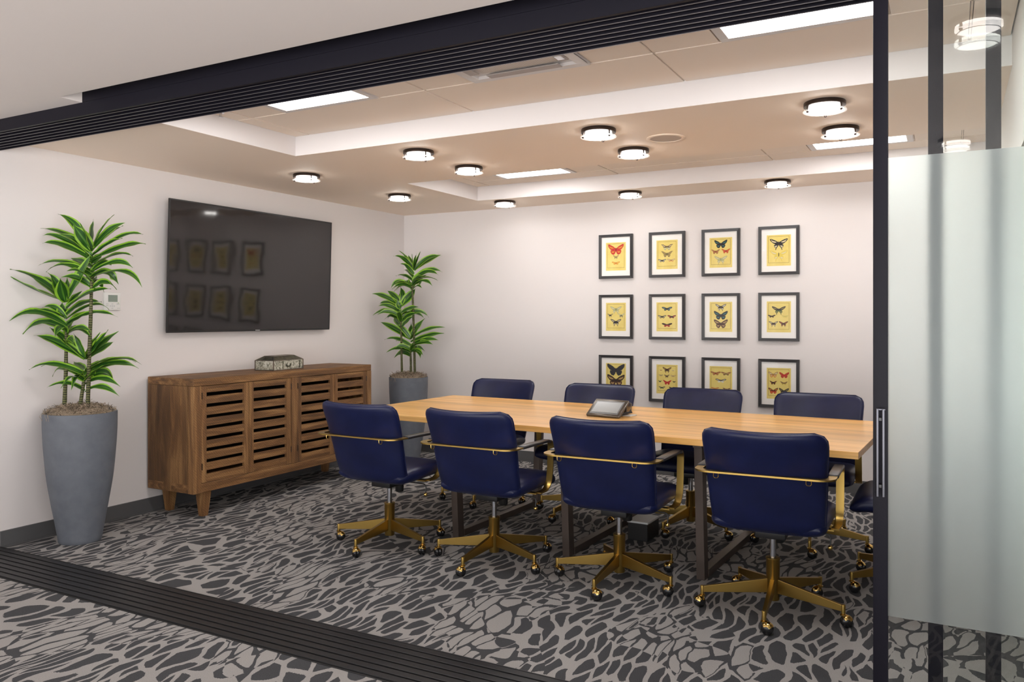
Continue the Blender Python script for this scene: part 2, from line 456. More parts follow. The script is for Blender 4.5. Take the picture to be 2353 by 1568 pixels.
tile_bay('ceiling_tiles', C2[0], C2[2], TZ, [(C2[1], 2.64, GX), (2.64, 3.245, sorted(GX+[1.64, 2.31, 4.11, 4.76])), (3.245, C2[3], GX)], [(1.64,2.64,2.31,3.245), (4.11,2.64,4.76,3.245)])

# corridor ceiling: low soffit, and a shallow slot beside the track
mb = MB()
mb.box((0, YB, 2.4246), (9.0, -.417, 2.6))
mb.box((0, -.417, 2.4246), (1.247, -.317, 2.6))
mb.box((1.247, -.417, 2.475), (9.0, -.300, 2.6))
mb.box((0, -.317, 2.4246), (1.247, .0, 2.75))
mb.box((1.247, -.300, 2.475), (9.0, .0, 2.75))
struct('ceiling_corridor', mb, 'corridor_paint')
mb = MB()
for x in (1.32, 2.9, 4.5): mb.box((x, -.417, 2.4735), (x+.006, -.317, 2.476))
struct('trim_1', mb, 'tile_grid')

# baseboards
struct('baseboard_left', MB().box((.0005, .0, 0), (.012, RD-.001, .10)).box((.0005, .0, 0), (.02, RD, .012)), 'baseboard_vinyl')
struct('baseboard_back', MB().box((.012, RD-.012, 0), (RW-.012, RD-.0005, .10)), 'baseboard_vinyl')
struct('baseboard_right', MB().box((RW-.012, 1.95, 0), (RW-.0005, RD-.012, .10)), 'baseboard_vinyl')

# ------------------------------------------------------------------ sliding-door track: header and sill
NT = 7
HD = .300
mb = MB()
mb.box((.001, -HD, 2.395), (9.0, 0, 2.424), 0)                       # body above the channels
mb.box((.001, -HD-.004, 2.360), (9.0, -HD+.012, 2.4243), 0)         # lower fascia
mb.box((1.248, -HD-.0035, 2.4255), (9.0, -HD+.009, 2.4745), 0)        # upper fascia
for k in range(NT+1):
    y = -HD+.006 + k*(HD-.010)/NT
    mb.box((.001, y-.0045, 2.3665), (9.0, y+.0045, 2.396), 0)
    mb.box((.001, y+.0010, 2.3655), (9.0, y+.0035, 2.3675), 1)
mb.box((.001, -HD+.013, 2.3925), (9.0, -.001, 2.3949), 2)
struct('trim_2', mb, ['black_aluminium', 'fin_edge', 'track_groove'], label='black grooved aluminium header track')
mb = MB()
mb.box((.001, -HD-.012, .0), (9.0, .004, .0035), 1)
for k in range(NT):
    y0 = -HD-.010 + k*(HD+.012)/NT; y1 = y0 + (HD+.012)/NT
    mb.box((.001, y0+.0055, .0035), (9.0, y1-.0055, .0095), 0)
mb.box((.001, -.001, .0035), (9.0, .004, .011), 0)
struct('trim_3', mb, ['track_face', 'track_groove'], label='black ribbed aluminium floor track', bevel=.001)

# ------------------------------------------------------------------ sliding glass doors stacked at the right
def sliding_door(x0, y, w, label, film, handle):
    r = empty('sliding_glass_door', (x0, y, .0105))
    st, T, H = .0375, .030, 2.3535
    tag(r, label, 'door', 'sliding glass doors stacked on the track')
    mb = MB().box((0, -T/2, .0), (st, T/2, H)); mb.build('stile', 'black_aluminium', r, bevel=.0015, smooth=40)
    mb = MB().box((w-st, -T/2, .0), (w, T/2, H)); mb.build('stile', 'black_aluminium', r, bevel=.0015, smooth=40)
    MB().box((st, -T/2, 0), (w-st, T/2, .06)).build('rail', 'black_aluminium', r)
    MB().box((st, -T/2, H-.03), (w-st, T/2, H)).build('rail', 'black_aluminium', r)
    MB().add([(st,0,.06),(w-st,0,.06),(w-st,0,H-.03),(st,0,H-.03)], [(0,1,2,3)]).build('glass_pane', 'door_glass', r, fix=False)
    if film:
        MB().add([(st,-.003,.545-.0105),(w-st,-.003,.545-.0105),(w-st,-.003,1.822-.0105),(st,-.003,1.822-.0105)], [(0,1,2,3)]).build('frosted_band', 'frosted_film', r, fix=False)
    if handle:
        mb = MB()
        for x, mi in ((.0125, 0), (.0275, 0)):
            mb.tube([(x, -T/2-.022, .872), (x, -T/2-.022, 1.113)], .0042, 12, mi)
        mb.box((.010, -T/2-.024, 1.111), (.0325, -T/2-.018, 1.114), 0)
        for z in (.90, 1.085): mb.box((.012, -T/2-.02, z-.004), (.029, -T/2, z+.004), 2)
        mb.build('pull_handle', ['dark_chrome', 'chrome', 'black_plastic'], r, smooth=40)
    return r
sliding_door(4.777, -.278, 1.15, 'glass sliding door with frosted band and pull handle, nearest the corridor', True, True)
sliding_door(4.912, -.190, 1.15, 'glass sliding door directly behind the door with the pull handle', False, False)
sliding_door(5.055, -.105, 1.15, 'glass sliding door at the back of the stack, nearest the meeting room', False, False)

# ------------------------------------------------------------------ ceiling lamps
def disc_lamp():
    r = empty('ceiling_disc_light')
    MB().lathe([(.0, 0), (.095, 0), (.097, -.003), (.097, -.020), (.090, -.022), (0, -.022)], 40, cap=False).build('canopy', 'bronze_metal', r, smooth=40)
    mb = MB().lathe([(0, -.022), (.074, -.022), (.075, -.036), (.070, -.0385), (0, -.0385)], 40, cap=False)
    mb.build('diffuser', 'disc_glow', r, smooth=50)
    mb = MB().lathe([(.060, -.0400), (.098, -.0400), (.100, -.0415), (.100, -.0445), (.098, -.046), (.060, -.046)], 48, cap=False)
    mb.lathe([(.066, -.0462), (.0685, -.0462), (.0685, -.0475), (.066, -.0475), (.066, -.0462)], 48, mi=1, cap=False)
    mb.build('glass_ring', ['lamp_glass', 'white_plastic'], r, smooth=40)
    for k in range(3):
        a = math.radians(95 + 120*k)
        mb = MB().lathe([(.0045, -.020), (.0045, -.040)], 10, c=(.087*math.cos(a), .087*math.sin(a), 0))
        mb.lathe([(.0065, -.046), (.0065, -.0515), (.004, -.0535)], 10, c=(.087*math.cos(a), .087*math.sin(a), 0))
        mb.build('standoff', 'bronze_metal', r, smooth=40)
    return r
lamp0 = disc_lamp()
LAMPS = [
 (4.431, 1.421, 'round flush ceiling light nearest the first raised ceiling bay and the glass doors'),
 (4.434, 2.035, 'round flush ceiling light by the glass door stile, nearer the rear ceiling bay'),
 (3.245, 1.423, 'round flush ceiling light just left of the round ceiling speaker'),
 (3.230, 2.030, 'round flush ceiling light nearest the rear bay, below the round ceiling speaker in view'),
 (2.023, 1.428, 'round flush ceiling light between the front bay edge and the rear bay corner'),
 (2.019, 2.037, 'round flush ceiling light right beside the rear bay\'s front corner panel'),
 (.809, 1.730, 'round flush ceiling light above the television, nearest the left wall'),
 (.817, 2.858, 'round flush ceiling light nearest the corner where the two walls meet'),
 (1.424, 3.629, 'round flush ceiling light above the picture wall, nearest the far potted plant'),
 (2.612, 3.650, 'round flush ceiling light above the first columns of butterfly prints'),
 (3.805, 3.656, 'round flush ceiling light above the rightmost column of butterfly prints'),
 (4.93, 3.656, 'round flush ceiling light above the picture wall, nearest the right wall'),
 (5.055, -1.06, 'round flush corridor ceiling light mirrored in the glass doors'),
 (5.00, -3.20, 'round flush corridor ceiling light farthest from the glass doors'),
 (2.4, -1.9, 'round flush corridor ceiling light above the left corridor carpet'),
 (7.2, -1.9, 'round flush corridor ceiling light beyond the glass doors'),
]
for i, (x, y, lb) in enumerate(LAMPS):
    o = lamp0 if i == 0 else copy_tree(lamp0)
    o.location = (x, y, CZ-.0003); o.rotation_euler = (0, 0, 0 if y > 0 else .6)
    tag(o, lb, 'ceiling light', 'round flush ceiling lights')

def troffer(x0, y0, x1, y1, label):
    r = empty('ceiling_light_panel', ((x0+x1)/2, (y0+y1)/2, TZ))
    tag(r, label, 'ceiling light', 'square ceiling light panels')
    hx, hy = (x1-x0)/2-.004, (y1-y0)/2-.004; b = .038
    mb = MB()
    for a, c in (((-hx,-hy),(hx,-hy+b)), ((-hx,hy-b),(hx,hy)), ((-hx,-hy+b),(-hx+b,hy-b)), ((hx-b,-hy+b),(hx,hy-b))):
        mb.box((a[0], a[1], -.004), (c[0], c[1], .020))
    mb.build('frame', 'white_metal', r, bevel=.002)
    MB().box((-hx+b, -hy+b, .004), (hx-b, hy-b, .012)).build('diffuser', 'panel_glow', r)
    return r
troffer(1.62, .08, 2.29, .69, 'square lit ceiling panel in the front bay, nearest the television wall')
troffer(4.11, .08, 4.76, .69, 'square lit ceiling panel in the front bay beside the glass door stile')
troffer(1.64, 2.64, 2.31, 3.245, 'square lit ceiling panel in the rear bay, on its television side')
troffer(4.11, 2.64, 4.76, 3.245, 'square lit ceiling panel in the rear bay, behind the glass door stile')

# air conditioning cassette
r = empty('air_conditioner_cassette', (3.2, .385, TZ)); tag(r, 'white ceiling air conditioner cassette with perforated grille and side flap', 'air conditioner')
hx, hy = .31, .30
mb = MB()
mb.box((-hx, -hy, -.010), (hx, -hy+.05, .012)); mb.box((-hx, hy-.05, -.010), (hx, hy, .012))
mb.box((-hx, -hy+.05, -.010), (-hx+.05, hy-.05, .012)); mb.box((hx-.05, -hy+.05, -.010), (hx, hy-.05, .012))
mb.build('frame', 'white_metal', r, bevel=.004)
mb = MB(); mb.box((-hx+.05, -hy+.05, .006), (hx-.05, hy-.05, .012))
mb.build('vent_plate', 'white_metal', r)
for s in (-1, 1):
    MB().box((-.19, s*(hy-.075)-.026, -.014), (.19, s*(hy-.075)+.026, -.008)).build('flap', 'flap_grey', r, bevel=.002)
    MB().box((s*(hx-.075)-.024, -.17, -.014), (s*(hx-.075)+.024, .17, -.008)).build('flap', 'flap_grey', r, bevel=.002)
gm = mat('perforated_grille', (.6, .57, .54), .5)
vv = nd(gm, 'ShaderNodeTexVoronoi'); vv.inputs['Scale'].default_value = 75; vv.inputs['Randomness'].default_value = 0
lk(gm, coords(gm), vv.inputs['Vector'])
rr_ = ramp(gm, vv.outputs['Distance'], [(.28, (.06, .05, .045)), (.34, (.66, .60, .55))]); lk(gm, rr_.outputs[0], bsdf(gm).inputs['Base Color'])
MB().box((-.20, -.19, -.004), (.20, .19, .004)).build('grille', gm, r)
MB().box((.215, .10, -.016), (.25, .15, -.006)).build('sensor', 'chrome', r, bevel=.003)

# ceiling speaker and sprinkler
r = empty('ceiling_speaker', (3.508, 1.812, CZ)); tag(r, 'round white ceiling speaker flush with the ceiling between the disc lights', 'speaker')
MB().lathe([(.090, -.0005), (.112, -.0005), (.113, -.004), (.108, -.007), (.092, -.006), (.090, -.0005)], 48, cap=False).build('rim', 'ceiling_paint_warmlit', r, smooth=50)
gm = mat('speaker_cloth', (.52, .44, .38), .8)
n = noise(gm, coords(gm), 700, 1); bump(gm, n.outputs[0], .5, .001)
MB().lathe([(0, -.004), (.092, -.004), (.092, -.001), (0, -.001)], 48, cap=False).build('grille', gm, r)
mb = MB().lathe([(.022, 0), (.020, -.006), (.008, -.008), (.007, -.025), (.014, -.027), (.014, -.029), (.001, -.029)], 16)
o = mb.build('sprinkler_head', 'chrome', smooth=40, loc=(1.30, .50, TZ)); tag(o, 'small chrome sprinkler head in the front ceiling bay near the left lit panel', 'sprinkler')

# ------------------------------------------------------------------ television, leaning forward on its mount
TVW, TVH = 1.712, .962
r = empty('television', (.060, 1.115, 1.262)); r.rotation_euler = (0, math.radians(1.75), 0)
tag(r, 'large flat black television mounted on the white wall above the sideboard', 'television')
MB().box((-.030, .02, .02), (-.004, TVW-.02, TVH-.02)).build('back_cover', 'black_plastic', r, bevel=.006)
mb = MB()
bz = .010
mb.box((-.010, 0, 0), (.004, TVW, .014)); mb.box((-.010, 0, TVH-bz), (.004, TVW, TVH))
mb.box((-.010, 0, .014), (.004, bz, TVH-bz)); mb.box((-.010, TVW-bz, .014), (.004, TVW, TVH-bz))
mb.build('bezel', 'black_plastic', r, bevel=.001)
MB().box((-.010, bz, .014), (.0015, TVW-bz, TVH-bz)).build('screen', 'tv_screen', r)
MB().box((.0038, TVW/2-.024, .0045), (.0046, TVW/2+.024, .0100)).build('badge', 'chrome', r)
MB().box((-.0575, .5, .10), (-.028, 1.2, .5)).build('wall_bracket', 'black_plastic', r)

# thermostat
r = empty('thermostat', (.0005, .725, 1.482)); tag(r, 'white wall thermostat with a grey-green display beside the near potted plant', 'thermostat')
MB().box((0, -.060, -.060), (.018, .060, .060)).build('case', 'white_plastic', r, bevel=.004, smooth=40)
MB().box((.0176, -.034, -.004), (.0192, .034, .042)).build('display', 'lcd_green', r)
mb = MB()
for y, z, a, b in ((-.004, -.018, .006, .003), (-.004, -.047, .006, .003), (-.018, -.032, .004, .005), (.010, -.032, .004, .005), (-.004, -.032, .005, .005), (-.042, -.018, .009, .003), (-.042, -.030, .009, .003), (.038, -.018, .010, .004), (.042, -.046, .010, .002)):
    mb.box((.0172, y-a, z-b), (.0195, y+a, z+b))
mb.build('buttons', 'button_grey', r, bevel=.0008)
MB().box((.0176, .040-.004, -.012), (.0190, .044, -.009)).build('status_lamp', 'leaf_margin', r)

# ------------------------------------------------------------------ sideboard
X0, X1, Y0, Y1, Z0, Z1 = .022, .490, .990, 2.886, .176, .957
r = empty('sideboard', ((X0+X1)/2, (Y0+Y1)/2, 0)); tag(r, 'rustic brown wooden sideboard with four slatted doors against the television wall', 'sideboard')
ox, oy = (X0+X1)/2, (Y0+Y1)/2
def B(mb, a, b, mi=0): return mb.box((a[0]-ox, a[1]-oy, a[2]), (b[0]-ox, b[1]-oy, b[2]), mi)
rng = random.Random(4)
mb = MB(); B(mb, (X0, Y0, Z1-.052), (X1, Y1, Z1)); mb.build('top_board', 'sideboard_wood', r, bevel=.004)
mb = MB(); B(mb, (X0, Y0, Z0), (X1-.002, Y1, Z0+.062)); mb.build('bottom_board', 'sideboard_wood', r, bevel=.004)
for ya, yb, nm in ((Y0+.0005, Y0+.03, 'side_panel'), (Y1-.03, Y1-.0005, 'side_panel')):
    mb = MB(); n_ = 5; w_ = (X1-.06-X0)/n_
    for k in range(n_):
        jj = rng.uniform(0, .002) * (1 if ya > 2 else -1)
        B(mb, (X0+k*w_+.0008, min(ya, ya+jj), Z0+.063 if False else Z0+.001), (X0+(k+1)*w_-.0008, yb, Z1-.0525+.0), 0)
    mb.build(nm, 'sideboard_wood_vertical', r, bevel=.0015)
for ya, yb in ((Y0-.0015, 1.056), (1.914, 1.974), (2.830, Y1+.0015)):
    mb = MB(); B(mb, (X1-.055, ya, Z0+.0625 if 1.5 < ya < 2.5 else Z0-.0005), (X1+.0005, yb, Z1-.0525)); mb.build('stile', 'sideboard_wood_stile', r, bevel=.003)
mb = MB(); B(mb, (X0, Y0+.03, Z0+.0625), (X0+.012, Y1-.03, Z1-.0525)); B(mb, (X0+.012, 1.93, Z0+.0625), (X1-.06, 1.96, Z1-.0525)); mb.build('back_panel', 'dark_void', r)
for (da, db, sa, sb, hs) in ((1.059, 1.480, 1.102, 1.438, 0), (1.484, 1.911, 1.527, 1.860, 1), (1.977, 2.408, 2.022, 2.357, 0), (2.412, 2.827, 2.449, 2.783, 1)):
    dz0, dz1 = .2405, .9025
    ddx = X1-.026; df_ = X1-.004
    d = empty('door', (0, 0, 0)); d.parent = r
    for ya, yb in ((da, sa), (sb, db)):
        mb = MB(); B(mb, (ddx, ya, dz0), (df_, yb, dz1)); mb.build('door_stile', 'sideboard_wood_stile', d, bevel=.002)
    mb = MB()
    # slats between the eight slots
    zt = .857
    B(mb, (ddx+.001, sa+.0005, zt), (df_-.001, sb-.0005, dz1-.0005))
    for k in range(8):
        top = zt - k*.0762 - .028; bot = top - .048 if k < 7 else dz0+.0005
        j1, j2 = rng.uniform(-.002, .002), rng.uniform(-.002, .002)
        lo = [(ddx-ox, sa-oy+.0005, bot+j1), (df_-.002-ox, sa-oy+.0005, bot-.002+j1), (df_-.002-ox, sb-oy-.0005, bot-.002+j2), (ddx-ox, sb-oy-.0005, bot+j2)]
        hi = [(ddx-ox, sa-oy+.0005, top+.003), (df_-.002-ox, sa-oy+.0005, top+j2), (df_-.002-ox, sb-oy-.0005, top+j1), (ddx-ox, sb-oy-.0005, top+.003)]
        mb.hexa(lo, hi)
    mb.build('slats', 'sideboard_wood', d, bevel=.002)
    hy = da+.003 if hs == 0 else db-.003
    for hz in (.33, .815):
        m2 = MB().lathe([(.0035, 0), (.0035, .045)], 8, c=(df_-ox+.001, hy-oy, hz)); m2.build('hinge', 'bronze_metal', d)
for lx in (X0+.058, X1-.065):
    for ly in (Y0+.135, Y1-.135):
        mb = MB(); t_, b_2 = .038, .022
        mb.hexa([(lx-ox-b_2, ly-oy-b_2, 0), (lx-ox+b_2, ly-oy-b_2, 0), (lx-ox+b_2, ly-oy+b_2, 0), (lx-ox-b_2, ly-oy+b_2, 0)],
                [(lx-ox-t_, ly-oy-t_, Z0-.0005), (lx-ox+t_, ly-oy-t_, Z0-.0005), (lx-ox+t_, ly-oy+t_, Z0-.0005), (lx-ox-t_, ly-oy+t_, Z0-.0005)])
        mb.build('leg', 'sideboard_wood_stile', r, bevel=.002)

# glass trinket box
r = empty('glass_box', (.262, 2.012, Z1+.0003), math.radians(4)); tag(r, 'small antique mirrored glass box with a faceted lid standing on the sideboard', 'box')
a, b, h, e = .092, .175, .078, .003
mb = MB().box((-a+e, -b+e, .004), (a-e, b-e, h)); mb.build('glass_body', 'mercury_glass', r)
mb = MB().hexa([(-a, -b, h), (a, -b, h), (a, b, h), (-a, b, h)], [(-a+.045, -b+.055, h+.032), (a-.045, -b+.055, h+.032), (a-.045, b-.055, h+.032), (-a+.045, b-.055, h+.032)])
mb.build('lid', 'tarnished_lid', r)
mb = MB()
for sx in (-1, 1):
    for sy in (-1, 1):
        mb.box((sx*a-.003, sy*b-.003, 0), (sx*a+.003, sy*b+.003, h))
        mb.tube([(sx*a, sy*b, h), (sx*(a-.045), sy*(b-.055), h+.032)], .0022, 6)
for z, aa, bb in ((.003, a, b), (h, a, b), (h+.032, a-.045, b-.055)):
    for s in (-1, 1):
        mb.tube([(s*aa, -bb, z), (s*aa, bb, z)], .0026, 6); mb.tube([(-aa, s*bb, z), (aa, s*bb, z)], .0026, 6)
mb.build('seams', 'lead_came', r)
MB().lathe([(.009, 0), (.009, .003), (.0, .003)], 12, c=(a+.0015, 0, h-.008), axis='z', cap=False).build('clasp', 'lead_came', r)
mb = MB()
x = a-e+.0012
for s in (-1, 1):
    mb.add([(x, .02*s*0+.0, .03), (x, s*.028, .048), (x, s*.036, .040), (x, s*.026, .024), (x, s*.010, .016), (x, 0, .022)], [(0,1,2,3,4,5)])
mb.add([(x, -.070, .010), (x, -.060, .010), (x, -.060, .070), (x, -.070, .070)], [(0,1,2,3)])
mb.add([(x, .128, .010), (x, .142, .010), (x, .142, .070), (x, .128, .070)], [(0,1,2,3)])
mb.build('etched_butterfly', 'tarnished_lid', r, fix=False)

# ------------------------------------------------------------------ butterfly prints
for nm, c in dict(p_black=(.018,.016,.02), p_brown=(.075,.026,.014), p_dkbrown=(.04,.02,.014), p_red=(.52,.03,.025), p_orange=(.65,.24,.03), p_rust=(.33,.09,.03), p_cream=(.66,.58,.36), p_yellow=(.70,.55,.10), p_olive=(.24,.19,.07), p_tan=(.42,.27,.11), p_teal=(.03,.13,.13), p_green=(.07,.12,.03), p_white=(.72,.70,.60), p_pale=(.42,.42,.22), p_blue=(.10,.22,.30), p_charcoal=(.035,.035,.042)).items():
    mat(nm, c, .7)
mat('frame_black', (.020, .018, .020), .38)
mat('mat_board', (.86, .84, .81), .8)
m = mat('print_paper', (.62, .48, .16), .75)
n = noise(m, coords(m), 9, 4, .6); rp_ = ramp(m, n.outputs[0], [(.3, (.72, .57, .15)), (.7, (.80, .67, .23))]); lk(m, rp_.outputs[0], bsdf(m).inputs['Base Color'])
mat('print_line', (.30, .17, .03), .7)

WINGS = {
 'broad': ([(0,.05),(.18,.20),(.42,.32),(.50,.30),(.47,.16),(.36,.02),(.20,-.06),(0,-.04)], [(0,-.02),(.20,-.05),(.33,-.02),(.34,-.14),(.26,-.27),(.13,-.31),(.05,-.22),(0,-.08)]),
 'tail':  ([(0,.05),(.20,.17),(.42,.26),(.50,.24),(.44,.12),(.30,.00),(.18,-.06),(0,-.03)], [(0,-.02),(.18,-.05),(.26,-.10),(.24,-.22),(.17,-.26),(.19,-.38),(.16,-.39),(.12,-.26),(.05,-.19),(0,-.08)]),
 'long':  ([(0,.03),(.18,.12),(.40,.17),(.50,.13),(.44,.04),(.28,-.02),(0,-.03)], [(0,-.02),(.18,-.03),(.28,-.05),(.27,-.14),(.18,-.19),(.07,-.15),(0,-.06)]),
 'angle': ([(0,.04),(.16,.12),(.36,.22),(.50,.22),(.38,.10),(.30,-.02),(.15,-.05),(0,-.03)], [(0,-.03),(.16,-.05),(.29,-.06),(.25,-.20),(.17,-.27),(.11,-.25),(.05,-.16),(0,-.07)]),
}
def flutter(mb, cx, cz, span, kind, mf, mh, ms, mbdy, lift):
    """one pressed butterfly: fore and hind wings, markings, body; flat on the paper, facing -y"""
    fw, hw = WINGS[kind]
    for s in (-1, 1):
        for poly, mi, L in ((hw, mh, lift), (fw, mf, lift+.00015)):
            mb.add([(cx+s*px*span, -L, cz+pz*span) for px, pz in poly], [tuple(range(len(poly)))], mi)
            gx = sum(p[0] for p in poly)/len(poly); gz = sum(p[1] for p in poly)/len(poly)
            q = [(gx+(px-gx)*.55+.02, gz+(pz-gz)*.38) for px, pz in poly]
            if ms is not None: mb.add([(cx+s*px*span, -L-.0001, cz+pz*span) for px, pz in q], [tuple(range(len(q)))], ms)
        if ms is not None:
            for px, pz in ((.40, .19 if kind != 'long' else .10), (.33, .13 if kind != 'long' else .07)):
                q = [(px-.03, pz), (px, pz+.035), (px+.03, pz+.01), (px, pz-.03)]
                mb.add([(cx+s*a*span, -lift-.0003, cz+b*span) for a, b in q], [(0,1,2,3)], ms)
    mb.add([(cx+x*span, -lift-.0004, cz+z*span) for x, z in ((-.018,.08),(0,.13),(.018,.08),(.02,-.05),(0,-.14),(-.02,-.05))], [(0,1,2,3,4,5)], mbdy)
FW_, FH_, PW_, PH_ = .320, .395, .190, .252
def framed_print(x0, ztop, label, bugs):
    r = empty('framed_butterfly_print', (x0+FW_/2, RD-.0008, ztop-FH_/2))
    tag(r, label, 'picture', 'black framed butterfly prints on the picture wall')
    w, h, b, d = FW_/2, FH_/2, .0235, .026
    mb = MB()
    # mitred frame
    O = [(-w,-h),(w,-h),(w,h),(-w,h)]; I = [(-w+b,-h+b),(w-b,-h+b),(w-b,h-b),(-w+b,h-b)]
    for k in range(4):
        k2 = (k+1) % 4
        o1, o2, i1, i2 = O[k], O[k2], I[k], I[k2]
        vs = [(o1[0],0,o1[1]),(o2[0],0,o2[1]),(i2[0],0,i2[1]),(i1[0],0,i1[1]),(o1[0],-d,o1[1]),(o2[0],-d,o2[1]),(i2[0],-d+.003,i2[1]),(i1[0],-d+.003,i1[1])]
        mb.add(vs, [(0,1,2,3),(7,6,5,4),(0,4,5,1),(1,5,6,2),(2,6,7,3),(3,7,4,0)])
    mb.build('frame', 'frame_black', r)
    pw, ph = PW_/2, PH_/2
    mb = MB()
    y0, y1 = -.012, -.010
    I2 = [(-w+b-.001,-h+b-.001),(w-b+.001,-h+b-.001),(w-b+.001,h-b+.001),(-w+b-.001,h-b+.001)]; P = [(-pw,-ph),(pw,-ph),(pw,ph),(-pw,ph)]
    for k in range(4):
        k2 = (k+1) % 4
        mb.add([(I2[k][0],y0,I2[k][1]),(I2[k2][0],y0,I2[k2][1]),(P[k2][0],y0,P[k2][1]),(P[k][0],y0,P[k][1])], [(0,1,2,3)])
        mb.add([(P[k][0],y0,P[k][1]),(P[k2][0],y0,P[k2][1]),(P[k2][0],y1,P[k2][1]),(P[k][0],y1,P[k][1])], [(0,1,2,3)])
    mb.build('mat_board', 'mat_board', r, fix=False)
    ms = ['print_paper', 'print_line']; mb = MB()
    mb.box((-pw, -.0105, -ph), (pw, -.009, ph), 0)
    bx0, bx1, bz0, bz1 = -pw+.012, pw-.014, -ph+.024, ph-.012
    t = .0022
    for a, c in (((bx0,bz0),(bx1,bz0+t)), ((bx0,bz1-t),(bx1,bz1)), ((bx0,bz0),(bx0+t,bz1)), ((bx1-t,bz0),(bx1,bz1))):
        mb.add([(a[0],-.0107,a[1]),(c[0],-.0107,a[1]),(c[0],-.0107,c[1]),(a[0],-.0107,c[1])], [(0,1,2,3)], 1)
    def mi(nm):
        if nm is None: return None
        nm = 'p_'+nm
        if nm not in ms: ms.append(nm)
        return ms.index(nm)
    for (u, v, sp, kind, f, hh, s_, bd) in bugs:
        flutter(mb, u*pw*.92, bz1 - v*(bz1-bz0), 1.12*sp*(bx1-bx0), kind, mi(f), mi(hh), mi(s_), mi(bd), .0109)
    mb.build('print', ms, r, fix=False)
    MB().add([(-w+b-.001,-.0165,-h+b-.001),(w-b+.001,-.0165,-h+b-.001),(w-b+.001,-.0165,h-b+.001),(-w+b-.001,-.0165,h-b+.001)], [(0,1,2,3)]).build('glazing', 'picture_glass', r, fix=False)
    return r
FX = [2.179, 2.651, 3.117, 3.587]; FZ = [2.115, 1.574, 1.032]
PRINTS = [
 [('framed print of a large red moth above two small orange moths', [(0,.24,.82,'broad','red','red','orange','brown'),(0,.54,.32,'tail','tan','olive',None,'brown'),(0,.80,.44,'long','orange','orange','yellow','rust')]),
  ('framed print with a crimson-tipped pale butterfly on top and a black one lower left', [(0,.22,.58,'angle','brown','pale','cream','olive'),(0,.50,.58,'angle','olive','olive','tan','dkbrown'),(-.50,.76,.40,'long','black','black','white','black'),(.42,.76,.40,'long','tan','orange','cream','brown')]),
  ('framed print with red and rust butterflies between a black and a pale one', [(0,.20,.60,'broad','black','black','teal','black'),(-.50,.48,.42,'angle','rust','rust','tan','brown'),(.48,.47,.42,'angle','red','red','orange','dkbrown'),(0,.79,.60,'tail','pale','pale','cream','olive')]),
  ('framed print of two large swallowtails, black and yellow above plain yellow', [(0,.26,.78,'tail','black','black','cream','dkbrown'),(0,.69,.78,'tail','yellow','yellow','cream','black')])],
 [('framed print of ink-outlined swallowtails with two side-view butterflies', [(0,.22,.60,'tail','pale','pale','cream','black'),(-.62,.46,.28,'tail','black','black','cream','black'),(.58,.46,.34,'tail','pale','black','cream','black'),(0,.74,.56,'tail','black','black','cream','black')]),
  ('framed print of four small narrow-winged dark butterflies in a diamond', [(0,.20,.52,'long','black','black','blue','black'),(-.50,.52,.42,'long','black','black','cream','black'),(.48,.52,.42,'long','black','black','red','black'),(0,.85,.52,'long','brown','red','black','brown')]),
  ('framed print of three dark butterflies stacked, teal in the middle and brown below', [(0,.14,.50,'tail','dkbrown','black','white','black'),(0,.47,.64,'broad','black','black','teal','black'),(0,.80,.64,'broad','brown','brown','tan','dkbrown')]),
  ('framed print of one dark green swallowtail over four small butterflies', [(0,.26,.60,'tail','black','green','olive','black'),(-.64,.50,.34,'long','dkbrown','dkbrown',None,'brown'),(.56,.51,.30,'long','yellow','yellow','pale','olive'),(-.48,.78,.40,'tail','dkbrown','brown','cream','black'),(.42,.78,.40,'tail','brown','brown','rust','black')])],
 [('framed print of two very large dark butterflies, partly hidden by a chair', [(0,.22,.92,'broad','charcoal','charcoal',None,'dkbrown'),(0,.66,.92,'broad','dkbrown','brown','tan','black')]),
  ('framed print of many small specimens around one bright red butterfly', [(0,.14,.44,'tail','brown','dkbrown','tan','black'),(-.62,.17,.14,'long','tan','rust',None,'brown'),(.62,.17,.16,'long','cream','tan',None,'brown'),(-.62,.38,.22,'long','olive','tan','cream','black'),(.62,.39,.26,'long','tan','tan','cream','brown'),(-.02,.40,.26,'tail','dkbrown','brown','tan','black'),(-.72,.62,.18,'angle','green','black',None,'black'),(.02,.65,.44,'angle','red','red',None,'red'),(.72,.62,.16,'angle','black','green',None,'black'),(-.52,.87,.32,'long','black','green','pale','black'),(.48,.87,.28,'long','black','green',None,'black')]),
  ('framed print of a black-and-white butterfly amid four brownish ones, partly hidden', [(-.50,.22,.48,'long','rust','rust','tan','dkbrown'),(.50,.22,.48,'long','tan','olive','rust','brown'),(0,.50,.50,'long','black','white','white','brown'),(-.56,.82,.38,'long','orange','orange','tan','rust'),(.56,.83,.38,'long','tan','orange','brown','brown')]),
  ('framed print of six butterflies in two columns, reds, ochre and black', [(-.50,.20,.42,'broad','tan','orange','cream','rust'),(.48,.21,.42,'broad','red','red','rust','red'),(-.50,.50,.33,'angle','dkbrown','brown','rust','black'),(.46,.51,.33,'angle','brown','yellow','tan','brown'),(-.50,.81,.42,'broad','brown','red','orange','red'),(.46,.81,.42,'broad','black','dkbrown','olive','black')])],
]
for i in range(3):
    for j in range(4):
        framed_print(FX[j], FZ[i], PRINTS[i][j][0], PRINTS[i][j][1])

